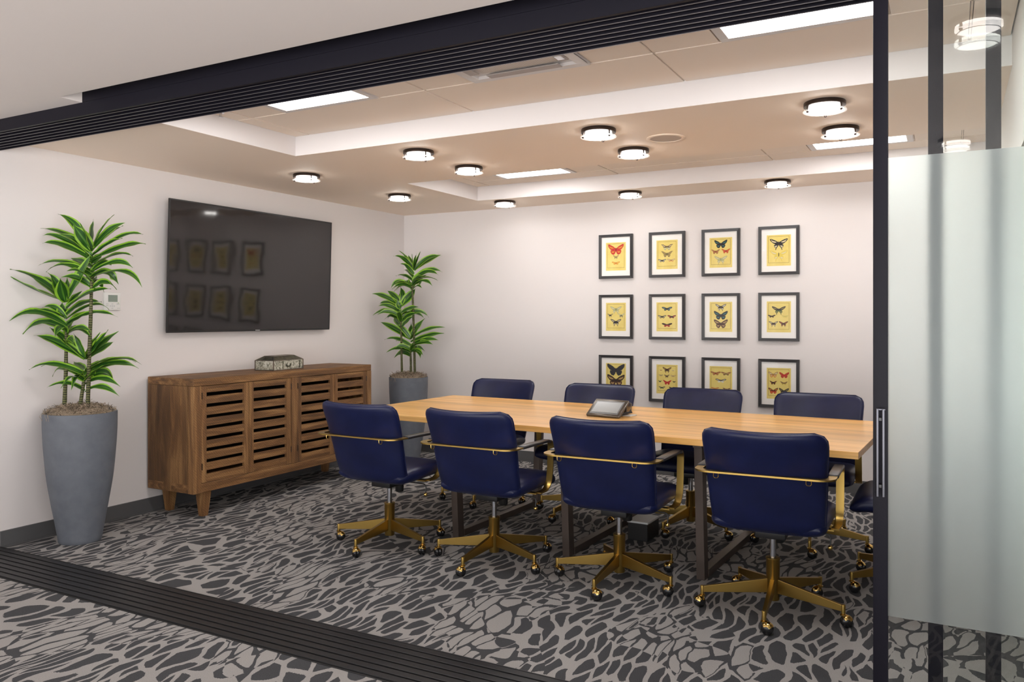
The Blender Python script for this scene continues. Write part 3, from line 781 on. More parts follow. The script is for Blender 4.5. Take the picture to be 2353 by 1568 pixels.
# ------------------------------------------------------------------ potted plants (metres: base, bend, tip, width factor of each leaf)
DRACAENA_NEAR_CANES = [
   [(0.182, 0.283, 0.816), (0.19, 0.287, 1.025), (0.194, 0.289, 1.303)],
   [(0.308, 0.352, 0.824), (0.316, 0.356, 1.112), (0.325, 0.361, 1.408), (0.33, 0.363, 1.625)],
   [(0.266, 0.329, 0.816), (0.278, 0.335, 0.912), (0.291, 0.342, 1.003)],
]
DRACAENA_NEAR_LEAVES = [
  [
((0.19, 0.287, 1.495), (0.075, 0.186, 1.632), (0.04, 0.037, 1.662), 1.3),
((0.19, 0.287, 1.493), (0.044, 0.169, 1.529), (0.044, 0.039, 1.618), 1.4),
((0.193, 0.289, 1.328), (0.037, 0.174, 1.468), (0.042, 0.032, 1.352), 1.2),
((0.194, 0.289, 1.295), (0.043, 0.223, 1.399), (0.041, 0.112, 1.272), 1.4),
((0.19, 0.287, 1.493), (0.101, 0.258, 1.604), (0.038, 0.208, 1.625), 1.1),
((0.19, 0.287, 1.495), (0.195, 0.226, 1.597), (0.198, 0.163, 1.649), 1.1),
((0.19, 0.287, 1.488), (0.232, 0.238, 1.528), (0.282, 0.193, 1.611), 1.5),
((0.19, 0.287, 1.49), (0.159, 0.321, 1.531), (0.113, 0.345, 1.625), 1.1),
((0.19, 0.287, 1.495), (0.311, 0.318, 1.632), (0.382, 0.321, 1.76), 1.6),
((0.191, 0.288, 1.447), (0.364, 0.342, 1.554), (0.498, 0.376, 1.546), 1.3),
((0.192, 0.289, 1.37), (0.302, 0.422, 1.505), (0.305, 0.497, 1.422), 0.9),
((0.193, 0.289, 1.344), (0.358, 0.374, 1.442), (0.476, 0.434, 1.377), 1),
((0.192, 0.288, 1.399), (0.252, 0.371, 1.487), (0.304, 0.449, 1.47), 1.4),
((0.192, 0.289, 1.378), (0.128, 0.25, 1.469), (0.07, 0.215, 1.434), 0.8),
((0.191, 0.288, 1.441), (0.222, 0.326, 1.495), (0.244, 0.358, 1.539), 1),
((0.192, 0.289, 1.373), (0.147, 0.212, 1.425), (0.109, 0.14, 1.424), 0.8),
((0.192, 0.288, 1.399), (0.146, 0.284, 1.39), (0.137, 0.298, 1.469), 1.4),
((0.192, 0.288, 1.399), (0.178, 0.336, 1.408), (0.172, 0.386, 1.47), 1.1),
  ],
  [
((0.331, 0.364, 1.808), (0.248, 0.322, 1.978), (0.142, 0.268, 2.011), 1),
((0.331, 0.364, 1.799), (0.14, 0.296, 1.923), (0.04, 0.22, 1.923), 1),
((0.331, 0.364, 1.772), (0.099, 0.263, 1.922), (0.042, 0.235, 1.878), 0.6),
((0.33, 0.364, 1.745), (0.195, 0.226, 1.852), (0.176, 0.151, 1.82), 1),
((0.33, 0.364, 1.75), (0.2, 0.331, 1.824), (0.063, 0.295, 1.845), 1.2),
((0.328, 0.363, 1.661), (0.129, 0.268, 1.757), (0.043, 0.2, 1.69), 0.9),
((0.328, 0.362, 1.637), (0.188, 0.257, 1.745), (0.134, 0.198, 1.649), 0.9),
((0.331, 0.364, 1.776), (0.29, 0.272, 1.885), (0.266, 0.19, 1.87), 0.7),
((0.331, 0.364, 1.808), (0.291, 0.396, 1.918), (0.25, 0.428, 1.994), 1),
((0.331, 0.364, 1.808), (0.388, 0.391, 1.938), (0.459, 0.425, 2.006), 1),
((0.331, 0.364, 1.808), (0.405, 0.436, 1.942), (0.46, 0.499, 1.963), 1),
((0.331, 0.364, 1.808), (0.386, 0.45, 1.9), (0.411, 0.519, 1.95), 1.3),
((0.331, 0.364, 1.777), (0.498, 0.486, 1.924), (0.559, 0.551, 1.89), 1),
((0.33, 0.364, 1.742), (0.497, 0.516, 1.85), (0.526, 0.595, 1.835), 1.1),
((0.33, 0.364, 1.763), (0.436, 0.405, 1.837), (0.52, 0.436, 1.858), 1.2),
((0.329, 0.363, 1.698), (0.449, 0.473, 1.798), (0.483, 0.536, 1.757), 1),
((0.328, 0.363, 1.653), (0.491, 0.443, 1.764), (0.566, 0.475, 1.677), 0.9),
((0.328, 0.363, 1.658), (0.367, 0.448, 1.751), (0.335, 0.495, 1.693), 1),
((0.328, 0.362, 1.617), (0.378, 0.446, 1.698), (0.386, 0.506, 1.581), 1.3),
((0.328, 0.362, 1.617), (0.592, 0.446, 1.717), (0.695, 0.443, 1.552), 0.9),
((0.331, 0.364, 1.808), (0.315, 0.302, 1.873), (0.319, 0.25, 1.937), 1.5),
((0.331, 0.364, 1.808), (0.347, 0.331, 1.874), (0.336, 0.283, 1.948), 1.3),
((0.329, 0.363, 1.69), (0.213, 0.369, 1.725), (0.101, 0.377, 1.747), 1.1),
((0.33, 0.363, 1.732), (0.316, 0.347, 1.72), (0.309, 0.333, 1.807), 1),
((0.33, 0.363, 1.716), (0.347, 0.391, 1.722), (0.362, 0.418, 1.785), 1.2),
  ],
  [
((0.297, 0.346, 1.138), (0.15, 0.236, 1.252), (0.066, 0.161, 1.265), 1.2),
((0.297, 0.346, 1.138), (0.177, 0.282, 1.251), (0.1, 0.241, 1.312), 1.4),
((0.297, 0.346, 1.138), (0.288, 0.324, 1.208), (0.26, 0.292, 1.276), 1),
((0.297, 0.346, 1.138), (0.395, 0.377, 1.208), (0.455, 0.387, 1.3), 1.6),
((0.297, 0.346, 1.138), (0.329, 0.375, 1.207), (0.357, 0.403, 1.285), 1.1),
((0.297, 0.346, 1.138), (0.398, 0.413, 1.233), (0.457, 0.457, 1.29), 1),
((0.297, 0.345, 1.133), (0.344, 0.431, 1.188), (0.354, 0.496, 1.222), 1),
((0.292, 0.343, 1.046), (0.478, 0.471, 1.172), (0.56, 0.542, 1.078), 1.1),
((0.291, 0.343, 1.033), (0.426, 0.479, 1.135), (0.485, 0.575, 1.052), 1),
((0.293, 0.343, 1.057), (0.404, 0.456, 1.162), (0.486, 0.554, 1.093), 0.8),
((0.289, 0.341, 0.994), (0.357, 0.451, 1.082), (0.33, 0.509, 0.964), 1.2),
((0.289, 0.341, 0.994), (0.334, 0.391, 1.058), (0.29, 0.392, 0.982), 0.9),
((0.291, 0.342, 1.028), (0.137, 0.209, 1.131), (0.079, 0.127, 1.057), 1),
((0.29, 0.342, 1.003), (0.11, 0.297, 1.118), (0.035, 0.299, 1.003), 0.9),
((0.291, 0.342, 1.028), (0.321, 0.427, 1.117), (0.301, 0.485, 1.043), 1),
((0.293, 0.343, 1.06), (0.213, 0.36, 1.065), (0.131, 0.375, 1.097), 1),
((0.292, 0.343, 1.04), (0.131, 0.266, 1.124), (0.038, 0.225, 1.069), 0.7),
  ],
]
DRACAENA_FAR_CANES = [
   [(0.364, 3.512, 0.834), (0.359, 3.509, 1.073), (0.356, 3.507, 1.354)],
   [(0.472, 3.57, 0.834), (0.465, 3.566, 1.192), (0.454, 3.561, 1.551), (0.449, 3.558, 1.676)],
   [(0.439, 3.552, 0.834), (0.438, 3.552, 0.941), (0.436, 3.55, 1.049)],
]
DRACAENA_FAR_LEAVES = [
  [
((0.354, 3.506, 1.498), (0.197, 3.439, 1.599), (0.092, 3.4, 1.599), 1.1),
((0.354, 3.506, 1.503), (0.282, 3.503, 1.587), (0.197, 3.493, 1.633), 1.2),
((0.354, 3.506, 1.503), (0.362, 3.554, 1.588), (0.302, 3.565, 1.671), 1.1),
((0.354, 3.506, 1.498), (0.314, 3.55, 1.528), (0.272, 3.592, 1.602), 1),
((0.354, 3.506, 1.503), (0.409, 3.571, 1.563), (0.443, 3.626, 1.654), 1.6),
((0.355, 3.507, 1.373), (0.183, 3.476, 1.486), (0.048, 3.465, 1.389), 1),
((0.355, 3.507, 1.376), (0.276, 3.394, 1.466), (0.233, 3.301, 1.395), 1),
((0.355, 3.506, 1.426), (0.241, 3.44, 1.515), (0.17, 3.396, 1.479), 1),
((0.354, 3.506, 1.441), (0.192, 3.484, 1.54), (0.103, 3.501, 1.505), 1),
((0.356, 3.507, 1.362), (0.5, 3.607, 1.491), (0.568, 3.666, 1.371), 1),
((0.356, 3.507, 1.358), (0.46, 3.623, 1.45), (0.488, 3.698, 1.365), 1.3),
((0.355, 3.507, 1.391), (0.446, 3.499, 1.431), (0.497, 3.469, 1.419), 1),
((0.354, 3.506, 1.469), (0.335, 3.491, 1.467), (0.327, 3.482, 1.55), 1.3),
((0.355, 3.507, 1.423), (0.457, 3.525, 1.467), (0.539, 3.532, 1.472), 1),
  ],
  [
((0.468, 3.568, 1.844), (0.371, 3.522, 1.969), (0.286, 3.482, 1.96), 1),
((0.469, 3.569, 1.849), (0.39, 3.537, 1.958), (0.323, 3.511, 2.015), 1),
((0.469, 3.569, 1.849), (0.511, 3.52, 1.905), (0.559, 3.473, 1.977), 1),
((0.469, 3.569, 1.849), (0.517, 3.553, 1.907), (0.562, 3.535, 2.001), 1),
((0.468, 3.568, 1.842), (0.59, 3.602, 1.979), (0.737, 3.649, 1.953), 1),
((0.469, 3.569, 1.849), (0.554, 3.676, 1.949), (0.635, 3.782, 1.977), 1.2),
((0.457, 3.562, 1.749), (0.586, 3.671, 1.881), (0.667, 3.755, 1.805), 1),
((0.455, 3.561, 1.731), (0.61, 3.595, 1.859), (0.723, 3.606, 1.767), 1.2),
((0.452, 3.559, 1.7), (0.552, 3.658, 1.792), (0.625, 3.742, 1.724), 1),
((0.448, 3.557, 1.67), (0.59, 3.581, 1.763), (0.672, 3.572, 1.667), 1),
((0.449, 3.557, 1.674), (0.518, 3.613, 1.755), (0.493, 3.617, 1.677), 1.1),
((0.448, 3.557, 1.67), (0.341, 3.444, 1.763), (0.329, 3.382, 1.645), 1),
((0.448, 3.557, 1.67), (0.361, 3.436, 1.751), (0.385, 3.375, 1.659), 0.8),
((0.455, 3.561, 1.727), (0.346, 3.557, 1.798), (0.253, 3.561, 1.771), 1),
((0.449, 3.558, 1.681), (0.387, 3.481, 1.752), (0.477, 3.487, 1.685), 1),
((0.463, 3.565, 1.799), (0.418, 3.499, 1.877), (0.393, 3.443, 1.88), 1.1),
((0.459, 3.563, 1.76), (0.374, 3.589, 1.847), (0.305, 3.622, 1.827), 1),
((0.469, 3.569, 1.849), (0.409, 3.591, 1.9), (0.359, 3.619, 1.976), 1),
((0.469, 3.569, 1.849), (0.475, 3.54, 1.907), (0.48, 3.512, 1.977), 1),
  ],
  [
((0.438, 3.552, 1.18), (0.233, 3.509, 1.293), (0.106, 3.508, 1.325), 1.2),
((0.438, 3.552, 1.18), (0.372, 3.521, 1.264), (0.316, 3.497, 1.306), 1),
((0.437, 3.551, 1.111), (0.287, 3.496, 1.198), (0.187, 3.468, 1.155), 1),
((0.436, 3.551, 1.064), (0.377, 3.475, 1.122), (0.356, 3.42, 1.082), 1),
((0.436, 3.551, 1.1), (0.298, 3.541, 1.173), (0.242, 3.576, 1.135), 1),
((0.438, 3.552, 1.18), (0.391, 3.555, 1.192), (0.35, 3.561, 1.275), 1.4),
((0.438, 3.552, 1.18), (0.402, 3.601, 1.227), (0.372, 3.654, 1.323), 1),
((0.438, 3.552, 1.18), (0.45, 3.616, 1.275), (0.497, 3.7, 1.362), 1.2),
((0.438, 3.552, 1.18), (0.599, 3.61, 1.288), (0.76, 3.667, 1.277), 1),
((0.437, 3.551, 1.148), (0.626, 3.633, 1.217), (0.739, 3.674, 1.219), 1.1),
((0.437, 3.551, 1.107), (0.599, 3.59, 1.193), (0.722, 3.607, 1.153), 1),
((0.436, 3.551, 1.082), (0.569, 3.571, 1.17), (0.678, 3.578, 1.112), 1.1),
((0.436, 3.55, 1.043), (0.554, 3.551, 1.087), (0.582, 3.501, 0.983), 1.1),
((0.438, 3.552, 1.175), (0.474, 3.542, 1.193), (0.51, 3.532, 1.265), 1),
  ],
]
def leaf(mb, b, m_, t, w, rng):
    b, m_, t = Vector(b), Vector(m_), Vector(t)
    n_ = 12; W0 = .027*w
    hint = Vector((rng.uniform(-.2, .5), rng.uniform(-.9, -.1), rng.uniform(.35, .9))).normalized()
    curl = rng.uniform(-.35, .35); vs = []; fs = []; ms = []
    for i in range(n_+1):
        s = i/n_
        p = b*(1-s)**2 + m_*2*s*(1-s) + t*s*s
        tg = ((m_-b)*2*(1-s) + (t-m_)*2*s).normalized()
        sd = tg.cross(hint)
        if sd.length < 1e-3: sd = tg.cross(Vector((0,0,1)))
        sd.normalize()
        sd = Matrix.Rotation(curl*s, 3, tg) @ sd
        up = sd.cross(tg).normalized()
        wd = W0 * (max(0, math.sin(math.pi*min(1, (s*.90+.10))))**.75) * (1.0 if s < .55 else max(.0, 1-((s-.55)/.45)**2.2)) + .0012*(1-s)
        fold = wd*.38; rip = .0022*w*math.sin(s*17+curl*9)
        for k, f in ((-1, 1), (-.66, .66), (-.12, .1), (.12, .1), (.66, .66), (1, 1)):
            vs.append(p + sd*wd*k + up*(fold*abs(f) + (rip if abs(k) > .6 else 0)*k))
    for i in range(n_):
        for k in range(5):
            fs.append((i*6+k, i*6+k+1, (i+1)*6+k+1, (i+1)*6+k)); ms.append(1 if k in (0, 4) else (2 if k == 2 else 0))
    o = len(mb.v); mb.v += [tuple(v) for v in vs]; mb.f += [tuple(q+o for q in f) for f in fs]; mb.m += ms
def potted_plant(label, cx, cy, rtop, rbase, hp, canes, rosettes, lean, seed, wf=1.0):
    rng = random.Random(seed)
    r = empty('potted_dracaena', (cx, cy, 0)); tag(r, label, 'potted plant', 'dracaenas in tall grey planters')
    prof = [(0, .0005), (rbase*.97, .0005), (rbase, .004)]
    K = [(0, .58), (.13, .655), (.28, .755), (.49, .88), (.70, .955), (.86, .992), (1, 1.0)]
    for i in range(1, 29):
        s = i/28
        for (a0, r0), (a1, r1) in zip(K, K[1:]):
            if a0 <= s <= a1:
                q = (s-a0)/(a1-a0); j = K.index((a0, r0)); pm = K[max(0, j-1)][1]; pn = K[min(len(K)-1, j+2)][1]
                v = .5*((2*r0) + (r1-pm)*q + (2*pm-5*r0+4*r1-pn)*q*q + (-pm+3*r0-3*r1+pn)*q**3); break
        prof.append((rtop*min(v, 1.0), s*hp*.995))
    prof[2] = (rtop*.578, .004); prof[1] = (rtop*.565, .0005)
    prof += [(rtop, hp), (rtop-.008, hp+.001), (rtop-.020, hp), (rtop-.022, hp-.03), (0, hp-.03)]
    MB().lathe(prof, 64, cap=False).build('planter', 'grey_stoneware', r, smooth=50)
    # moss mound: a bumpy disc with loose strands
    mb = MB(); nr, na = 9, 40; vs = []; fs = []
    for i in range(nr+1):
        rr = (rtop-.016)*i/nr
        for k in range(na):
            a = 2*math.pi*k/na
            vs.append((rr*math.cos(a), rr*math.sin(a), hp-.012 + .040*(1-(i/nr)**3)*rng.uniform(.75, 1.15)))
    for i in range(nr):
        for k in range(na): fs.append((i*na+k, i*na+(k+1) % na, (i+1)*na+(k+1) % na, (i+1)*na+k))
    mb.add(vs, fs, 0)
    for k in range(900):
        a = rng.uniform(0, 6.283); q = rtop*.97*math.sqrt(rng.random())
        x, y = q*math.cos(a), q*math.sin(a); z = hp-.002 + .045*(1-(q/rtop)**3)
        L = rng.uniform(.012, .035); d = rng.uniform(0, 6.283); pts = []
        for s in range(4):
            d += rng.uniform(-1.1, 1.1)
            pts.append((x, y, max(hp-.004, z)))
            x += L*.4*math.cos(d); y += L*.4*math.sin(d); z += rng.uniform(-.010, .011)
            if x*x+y*y > (rtop*.985)**2: x *= .93; y *= .93
        mb.tube(pts, .0013, 3, mi=rng.choice((0, 0, 1)), cap=False)
    for k in range(5):    # a strand over the rim
        a = -1.75 + rng.uniform(-.25, .25); x, y = (rtop-.01)*math.cos(a), (rtop-.01)*math.sin(a)
        mb.tube([(x, y, hp+.004), (x*1.07, y*1.07, hp+.006), (x*1.09+rng.uniform(-.02,.02), y*1.09, hp-.012), (x*1.08+rng.uniform(-.03,.03), y*1.08, hp-.035)], .0009, 3, mi=0, cap=False)
    mb.build('moss', ['dry_moss', 'dry_moss_dark'], r, fix=False)
    off = Vector((cx, cy, 0))
    for pts, ros, cr in zip(canes, rosettes, (.0125, .0125, .0125)):
        P = [Vector(p)-off for p in pts]; Q = []
        for i in range(len(P)-1):
            for s in range(4): Q.append(P[i].lerp(P[i+1], s/4))
        Q.append(P[-1])
        c = MB().tube(Q, [cr*(1-.3*i/len(Q))+rng.uniform(-.0008, .0008) for i in range(len(Q))], 10).build('cane', 'cane_bark', r, smooth=60)
        mb = MB()
        for (b, m_, t, w) in ros:
            b = tuple(Vector(b).lerp(Vector(pts[-1]), .12))
            leaf(mb, Vector(b)-off, Vector(m_)-off, Vector(t)-off, w*wf, rng)
        # leaves that point away towards the room and the wall
        cen = P[-1]
        for k in range(7):
            a = rng.uniform(0, 6.283); L = rng.uniform(.14, .24); z0 = rng.uniform(-.10, .02)
            wx, wy = math.cos(a), math.sin(a)
            t = cen + Vector((wx*L, wy*L, z0 + rng.uniform(-.05, .12)))
            t.x = max(t.x, .04-cx); t.y = min(t.y, 4.0-cy)
            m_ = cen + Vector((wx*L*.5, wy*L*.5, z0+.08)); m_.x = max(m_.x, .04-cx); m_.y = min(m_.y, 4.0-cy)
            leaf(mb, cen + Vector((0, 0, z0)), m_, t, rng.uniform(.8, 1.2)*wf, rng)
        mb.build('leaf_rosette', ['leaf_green', 'leaf_margin', 'leaf_mid'], c, smooth=60, fix=False)
    return r
potted_plant('tall potted dracaena in a grey planter at the left, beside the thermostat', .262, .334, .207, .122, .792,
             DRACAENA_NEAR_CANES, DRACAENA_NEAR_LEAVES, 0, 2)
potted_plant('potted dracaena in a grey planter in the far corner behind the table', .415, 3.545, .185, .115, .800,
             DRACAENA_FAR_CANES, DRACAENA_FAR_LEAVES, 0, 8, 1.0)

# ------------------------------------------------------------------ conference table
TC, TR = Vector((3.035, 1.985)), math.radians(-2.6)
r = empty('conference_table', (TC.x, TC.y, 0), TR); tag(r, 'long honey-coloured plank conference table on dark metal frames', 'table')
MB().box((-1.590, -.625, .716), (1.590, .625, .750)).build('tabletop', 'table_wood', r, bevel=.002)
for tx in (-.750, .022, .812):
    f = empty('leg_frame', (tx, 0, 0)); f.parent = r
    for s in (-1, 1):
        lo = [(-.022, s*.50-.032, .0005), (.022, s*.50-.032, .0005), (.022, s*.50+.032, .0005), (-.022, s*.50+.032, .0005)]
        hi = [(-.022, s*.545-.032, .700), (.022, s*.545-.032, .700), (.022, s*.545+.032, .700), (-.022, s*.545+.032, .700)]
        MB().hexa(lo, hi).build('leg', 'bronze_leg', f, bevel=.002)
    MB().box((-.024, -.467, .0005), (.024, .467, .042)).build('floor_bar', 'bronze_leg', f, bevel=.002)
    MB().box((-.024, -.59, .7005), (.024, .59, .7155)).build('top_bar', 'bronze_leg', f, bevel=.002)

# conference phone
r = empty('conference_phone', (3.075, 1.985, .7503), math.radians(-6)); tag(r, 'silver and black touchscreen conference phone standing on the table', 'telephone')
mat('phone_shell', (.13, .115, .10), .25, .7); mat('phone_dark', (.025, .022, .02), .3)
# body wedge
mb = MB().hexa([(-.085, -.02, .012), (.085, -.02, .012), (.10, .16, .012), (-.10, .16, .012)], [(-.075, .02, .045), (.075, .02, .045), (.075, .14, .072), (-.075, .14, .072)])
mb.build('base', 'phone_dark', r, bevel=.006, smooth=50)
rot = Matrix.Rotation(math.radians(33), 3, 'X')
sc0 = Vector((0, .0, .055))
mb = MB().box((-.118, -.080, .040), (.118, .085, .058), rot=rot, c=(0, 0, .05)); o = mb.build('screen_housing', 'phone_shell', r, bevel=.007, smooth=50)
MB().box((-.098, -.064, .0575), (.098, .062, .0590), rot=rot, c=(0, 0, .05)).build('bezel', 'phone_dark', r)
MB().box((-.090, -.052, .0585), (.090, .050, .0600), rot=rot, c=(0, 0, .05)).build('screen', 'lcd_grey', r)
mb = MB().hexa([(-.108, .050, .030), (.108, .050, .030), (.075, .190, .008), (-.075, .190, .008)], [(-.104, .066, .098), (.104, .066, .098), (.088, .175, .072), (-.088, .175, .072)])
mb.build('rear_cover', 'phone_shell', r, bevel=.006, smooth=50)
for sx in (-.06, .06):
    MB().lathe([(.003, 0), (.003, .018)], 8, c=(sx, -.055, 0)).build('foot', 'phone_dark', r)
MB().box((.02, .06, .0), (.13, .15, .006)).build('base_plate', 'white_plastic', r, bevel=.002)

# floor box under the table
r = empty('floor_power_box', (3.285, 2.06, 0), math.radians(-2)); tag(r, 'small black box with a pale top on the carpet under the table', 'box')
MB().box((-.065, -.10, .0005), (.065, .10, .108)).build('body', 'black_plastic', r, bevel=.004)
MB().box((-.068, -.103, .1082), (.068, .103, .120)).build('lid', 'button_grey', r, bevel=.002)

# ------------------------------------------------------------------ office chair (sits facing +y)
def pad(name, fn, thick, n_u, n_v, material, parent, ex=6.0, back=True):
    """cushion: fn(u,v)->(point, normal), both in -1..1; thick = half thickness"""
    mb = MB(); vs = []; fs = []
    U = [math.sin(math.pi/2*(-1+2*i/n_u)) for i in range(n_u+1)]; V = [math.sin(math.pi/2*(-1+2*j/n_v)) for j in range(n_v+1)]
    for s in (1, -1):
        for u in U:
            for v in V:
                p, nn = fn(u, v)
                e = (max(0, 1-abs(u)**ex)**.42) * (max(0, 1-abs(v)**ex)**.42)
                vs.append(p + nn*thick*s*e)
    N = (n_u+1)*(n_v+1)
    for s in (0, 1):
        for i in range(n_u):
            for j in range(n_v):
                q = (i*(n_v+1)+j, (i+1)*(n_v+1)+j, (i+1)*(n_v+1)+j+1, i*(n_v+1)+j+1)
                fs.append(tuple(s*N+k for k in (q if s == 0 else q[::-1])))
    mb.add(vs, fs)
    return mb.build(name, material, parent, smooth=80)
def back_profile(v):
    """v -1 bottom .. 1 top -> y, z of the shell centre line"""
    pts = [(-.172, .410), (-.218, .500), (-.262, .620), (-.312, .745), (-.380, .884)]
    s = (v+1)/2*4; i = min(3, int(s)); f = s-i
    f2 = f
    a, b = pts[i], pts[i+1]
    # Catmull-Rom
    p0 = pts[max(0, i-1)]; p3 = pts[min(4, i+2)]
    def cr(k): return .5*((2*a[k]) + (-p0[k]+b[k])*f2 + (2*p0[k]-5*a[k]+4*b[k]-p3[k])*f2**2 + (-p0[k]+3*a[k]-3*b[k]+p3[k])*f2**3)
    return cr(0), cr(1)
def back_fn(u, v):
    y, z = back_profile(v)
    wx = .258 + .014*v
    rc = .055   # corner radius
    zt = .882 - z; zb = z - .410
    d = max(0, rc-zt) if zt < rc else 0
    x_lim = wx - (rc - math.sqrt(max(0, rc*rc-d*d)))
    if zb < rc*.8: dd = rc*.8-zb; x_lim -= (rc*.8 - math.sqrt(max(0, (rc*.8)**2-dd*dd)))
    x = u*x_lim
    bow = .078*(x/.27)**2*(.45+.55*(v+1)/2)
    return Vector((x, y+bow, z - .006*(1-(x/.27)**2)*(v > .5)*(v-.5)*2)), Vector((-x*.35, -1, -.12)).normalized()
def seat_fn(u, v):
    # v -1 rear .. 1 front
    y = .035 + v*.235
    x = u*(.262 + .012*v - .02*max(0, abs(v)-.85)/.15)
    z = .452 - .010*(1-u*u)*(1-v*v) + .018*(v > .0)*v*(1-v)*1.0 - .020*max(0, v-.7)/.3 - .012*max(0, -v)
    return Vector((x, y, z)), Vector((0, 0, 1))
def make_chair():
    r = empty('office_chair')
    bk = pad('backrest', back_fn, .033, 30, 26, 'navy_leather', r, ex=9)
    # piping along the sitter's edge of the back
    loop = []
    for t in range(25): loop.append((-1, -1+2*t/24))
    for t in range(1, 25): loop.append((-1+2*t/24, 1))
    for t in range(1, 25): loop.append((1, 1-2*t/24))
    pts = []
    for u, v in loop:
        p, nn = back_fn(u*.995, v*.995); pts.append(p - nn*.012)
    MB().tube(pts, .0032, 6).build('piping', 'navy_leather', bk, smooth=60)
    pad('seat', seat_fn, .047, 26, 22, 'navy_leather', r, ex=7)
    # brass arm loop: one flat bar round the back, along both sides, down in front and under the seat
    half = []
    def arc(c, a0, a1, rad, n_, fn):
        for i in range(n_+1):
            a = math.radians(a0 + (a1-a0)*i/n_); half.append(fn(c, a, rad))
    X_ = .283
    half.append(((0, -.326, .688), (0, 1, 0)))
    half.append(((.15, -.326, .688), (0, 1, 0)))
    for i in range(9):
        a = math.radians(-90 + 90*i/8); rad = .055
        half.append(((X_-rad + rad*math.cos(a), -.271 + rad*math.sin(a), .688), (math.cos(a), math.sin(a), 0)))
    half.append(((X_, -.1, .686), (1, 0, 0)))
    half.append(((X_, .09, .682), (1, 0, 0)))
    for i in range(9):
        a = math.radians(90 - 97*i/8); rad = .035
        half.append(((X_, .115 + rad*math.cos(a), .647 + rad*math.sin(a)), (1, 0, 0)))
    half.append(((X_, .142, .520), (1, 0, 0)))
    for i in range(9):
        a = math.radians(-5 - 75*i/8); rad = .075
        half.append(((X_-.004*i/8, .058 + rad*math.cos(a), .482 + rad*math.sin(a)), (1, 0, 0)))
    half.append(((X_-.012, .015, .404), (1, 0, 0)))
    left = [((-p[0], p[1], p[2]), (-w[0], w[1], w[2])) for p, w in half[1:]][::-1]
    # keep the width direction continuous through the rear bar
    allp = [(p, (-w[0], -w[1], -w[2])) for p, w in left] + [(half[0][0], (0, -1, 0))] + [(p, (w[0], w[1], w[2])) for p, w in half[1:]]
    P = [p for p, _ in allp]; D = []
    for p, w in allp:
        w = Vector(w); w = w if len(D) == 0 or w.dot(D[-1]) > -.2 else -w
        D.append(w)
    wid = [.036]*len(P)
    MB().ribbon(P, D, wid, .0075).build('arm_frame', 'brass', r, smooth=35, bevel=None)
    MB().ribbon([(-.268, .015, .402), (.268, .015, .402)], [(0, 1, 0)]*2, .04, .006).build('seat_strap', 'brass', r)
    for s in (-1, 1):
        MB().ribbon([(s*X_, -.215, .6885), (s*X_, -.1, .688), (s*X_, .09, .684), (s*X_, .118, .676)], [(1, 0, 0)]*4, .044, .017).build('armrest_pad', 'black_leather', r, bevel=.005, smooth=60)
        MB().tube([(s*.195-.011, -.331, .686), (s*.195-.011, -.331, .668), (s*.195-.006, -.331, .662), (s*.195+.006, -.331, .662), (s*.195+.011, -.331, .668), (s*.195+.011, -.331, .686)], .0022, 6).build('bracket', 'polished_brass', r, smooth=60)
    MB().box((-.070, -.09, .352), (.070, .14, .404)).build('tilt_mechanism', 'black_plastic', r, bevel=.006, smooth=50)
    mb = MB().lathe([(.0, .300), (.022, .300), (.026, .306), (.027, .372), (0, .372)], 24, c=(.016, .077, 0), cap=False); mb.build('tension_knob', 'black_plastic', r, smooth=50)
    MB().lathe([(0, .20), (.0145, .20), (.0145, .36), (0, .36)], 24, cap=False).build('gas_lift', 'gas_steel', r, smooth=50)
    mb = MB().lathe([(0, .048), (.028, .048), (.029, .052), (.0315, .238), (.033, .240), (.033, .246), (.027, .248), (.018, .247), (0, .247)], 32, cap=False); mb.build('hub_sleeve', 'brass', r, smooth=50)
    lv = MB().tube([(.05, .03, .378), (.235, .03, .376), (.246, .03, .370), (.252, .028, .356), (.250, .025, .325)], .0038, 8).build('lever', 'black_plastic', r, smooth=60)
    MB().ball((.250, .025, .316), .0115).build('lever_ball', 'polished_brass', lv, smooth=80)
    # five legs with casters
    lgm = None
    for k in range(5):
        if lgm is None:
            mb = MB()
            mb.hexa([(.024, -.010, .082), (.330, -.008, .071), (.330, .008, .071), (.024, .010, .082)][0:1] + [(.330, -.008, .071), (.330, .008, .071), (.024, .010, .082)],
                    [(.024, -.010, .148), (.330, -.008, .098), (.330, .008, .098), (.024, .010, .148)])
            mb.lathe([(.0095, .062), (.0095, .1005), (.008, .102)], 28, c=(.326, 0, 0))
            lg = mb.build('base_leg', 'brass', r, bevel=.0012, smooth=18)
            mb = MB()
            # swivel stem, collar, domed hood and the pair of wheels
            mb.lathe([(.0065, .056), (.0065, .063)], 12, c=(0, 0, 0), mi=0)
            mb.lathe([(.009, .050), (.014, .053), (.014, .058), (.008, .060)], 16, c=(0, 0, 0), mi=0)
            cxk = .014
            for s in (-1, 1):
                mb.ball((cxk, s*.0085, .0262), .0262, n=18, mi=1, sc=(1, .62, 1))
            # hood: a dished brass shell over the back of the wheels
            vs = []; fs = []; a_n, b_n = 10, 12
            for i in range(a_n+1):
                la = math.radians(28 + 105*i/a_n)
                for j in range(b_n+1):
                    tt = math.radians(-62+124*j/b_n)
                    rr_2 = .0298
                    vs.append((cxk + rr_2*math.cos(tt)*math.cos(la)*1.0, rr_2*.86*math.sin(tt), .0270 + rr_2*math.cos(tt)*math.sin(la)))
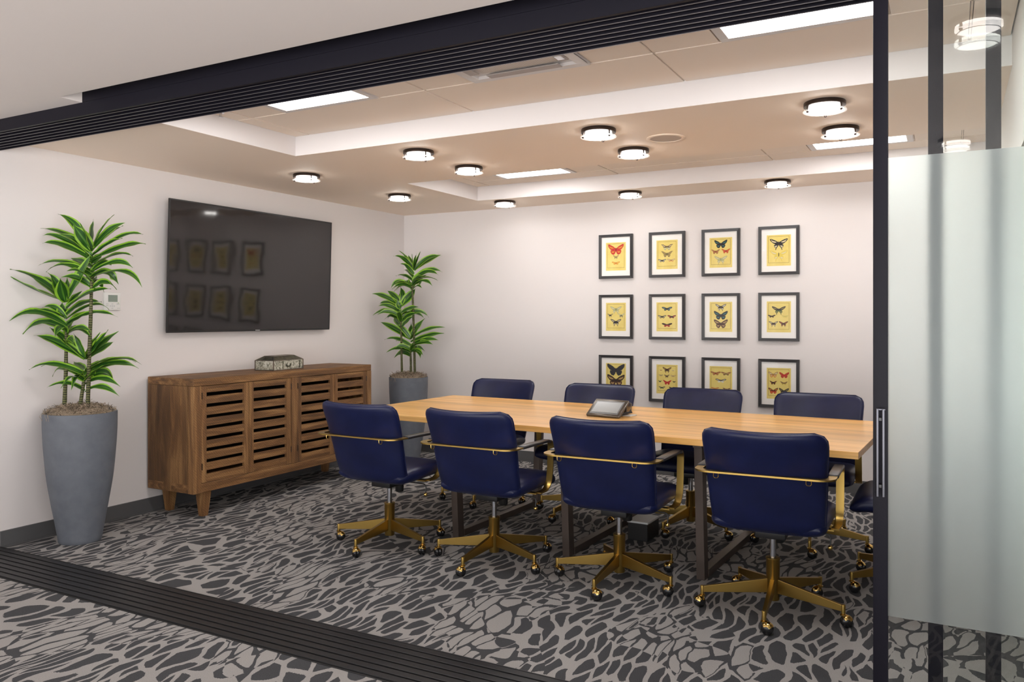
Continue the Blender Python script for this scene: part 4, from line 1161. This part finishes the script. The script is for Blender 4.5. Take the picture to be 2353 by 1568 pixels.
            for i in range(a_n):
                for j in range(b_n): fs.append((i*(b_n+1)+j, i*(b_n+1)+j+1, (i+1)*(b_n+1)+j+1, (i+1)*(b_n+1)+j))
            mb.add(vs, fs, 0)
            cs = mb.build('caster', ['polished_brass', 'caster_rubber'], lg, smooth=50, fix=False)
            cs.location = (.326, 0, .0004)
            lgm = (lg, cs)
        else:
            lg = lgm[0].copy(); COL.objects.link(lg); lg.parent = r
            cs = lgm[1].copy(); COL.objects.link(cs); cs.parent = lg
        lg.rotation_euler = (0, 0, math.radians(72*k)); cs.rotation_euler = (0, 0, math.radians((57, 140, 250, 20, 310)[k]))
    return r
chair0 = make_chair()
# x, y, facing turn, angle of the first base leg, swivel seed, label
CHAIRS = [
 (1.965, 1.205, -1, -89, 1, 'navy leather office chair on the near side of the table, nearest the sideboard'),
 (2.700, 1.205, 0, -91, 2, 'navy leather office chair on the near side, second from the sideboard'),
 (3.452, 1.205, 1, -91, 3, 'navy leather office chair on the near side, directly in front of the phone'),
 (4.235, 1.165, 2, -86, 4, 'navy leather office chair on the near side, nearest the glass door'),
 (1.895, 2.485, 181, -75, 5, 'office chair across the table facing the doors, nearest the far potted plant'),
 (2.730, 2.420, 180, -105, 6, 'office chair across the table, directly behind the conference phone'),
 (3.485, 2.410, 179.5, -105, 7, 'office chair across the table, below the third column of prints'),
 (4.225, 2.415, 179, -83, 8, 'office chair across the table, below the fourth column of prints, nearest the door'),
 (4.800, 1.790, 90, 144, 9, 'office chair at the head of the table, mostly hidden by the glass doors'),
]
for i, (x, y, t, a0, sd, lb) in enumerate(CHAIRS):
    o = chair0 if i == 0 else copy_tree(chair0)
    o.location = (x, y, 0); o.rotation_euler = (0, 0, math.radians(t))
    tag(o, lb, 'chair', 'navy leather office chairs around the table')
    rr_3 = random.Random(sd); k = 0
    for ch in kids(o):
        if ch.name.startswith('base_leg'):
            ch.rotation_euler = (0, 0, math.radians(a0 - t + 72*k)); k += 1
            for cs in kids(ch): cs.rotation_euler = (0, 0, rr_3.uniform(0, 6.28))
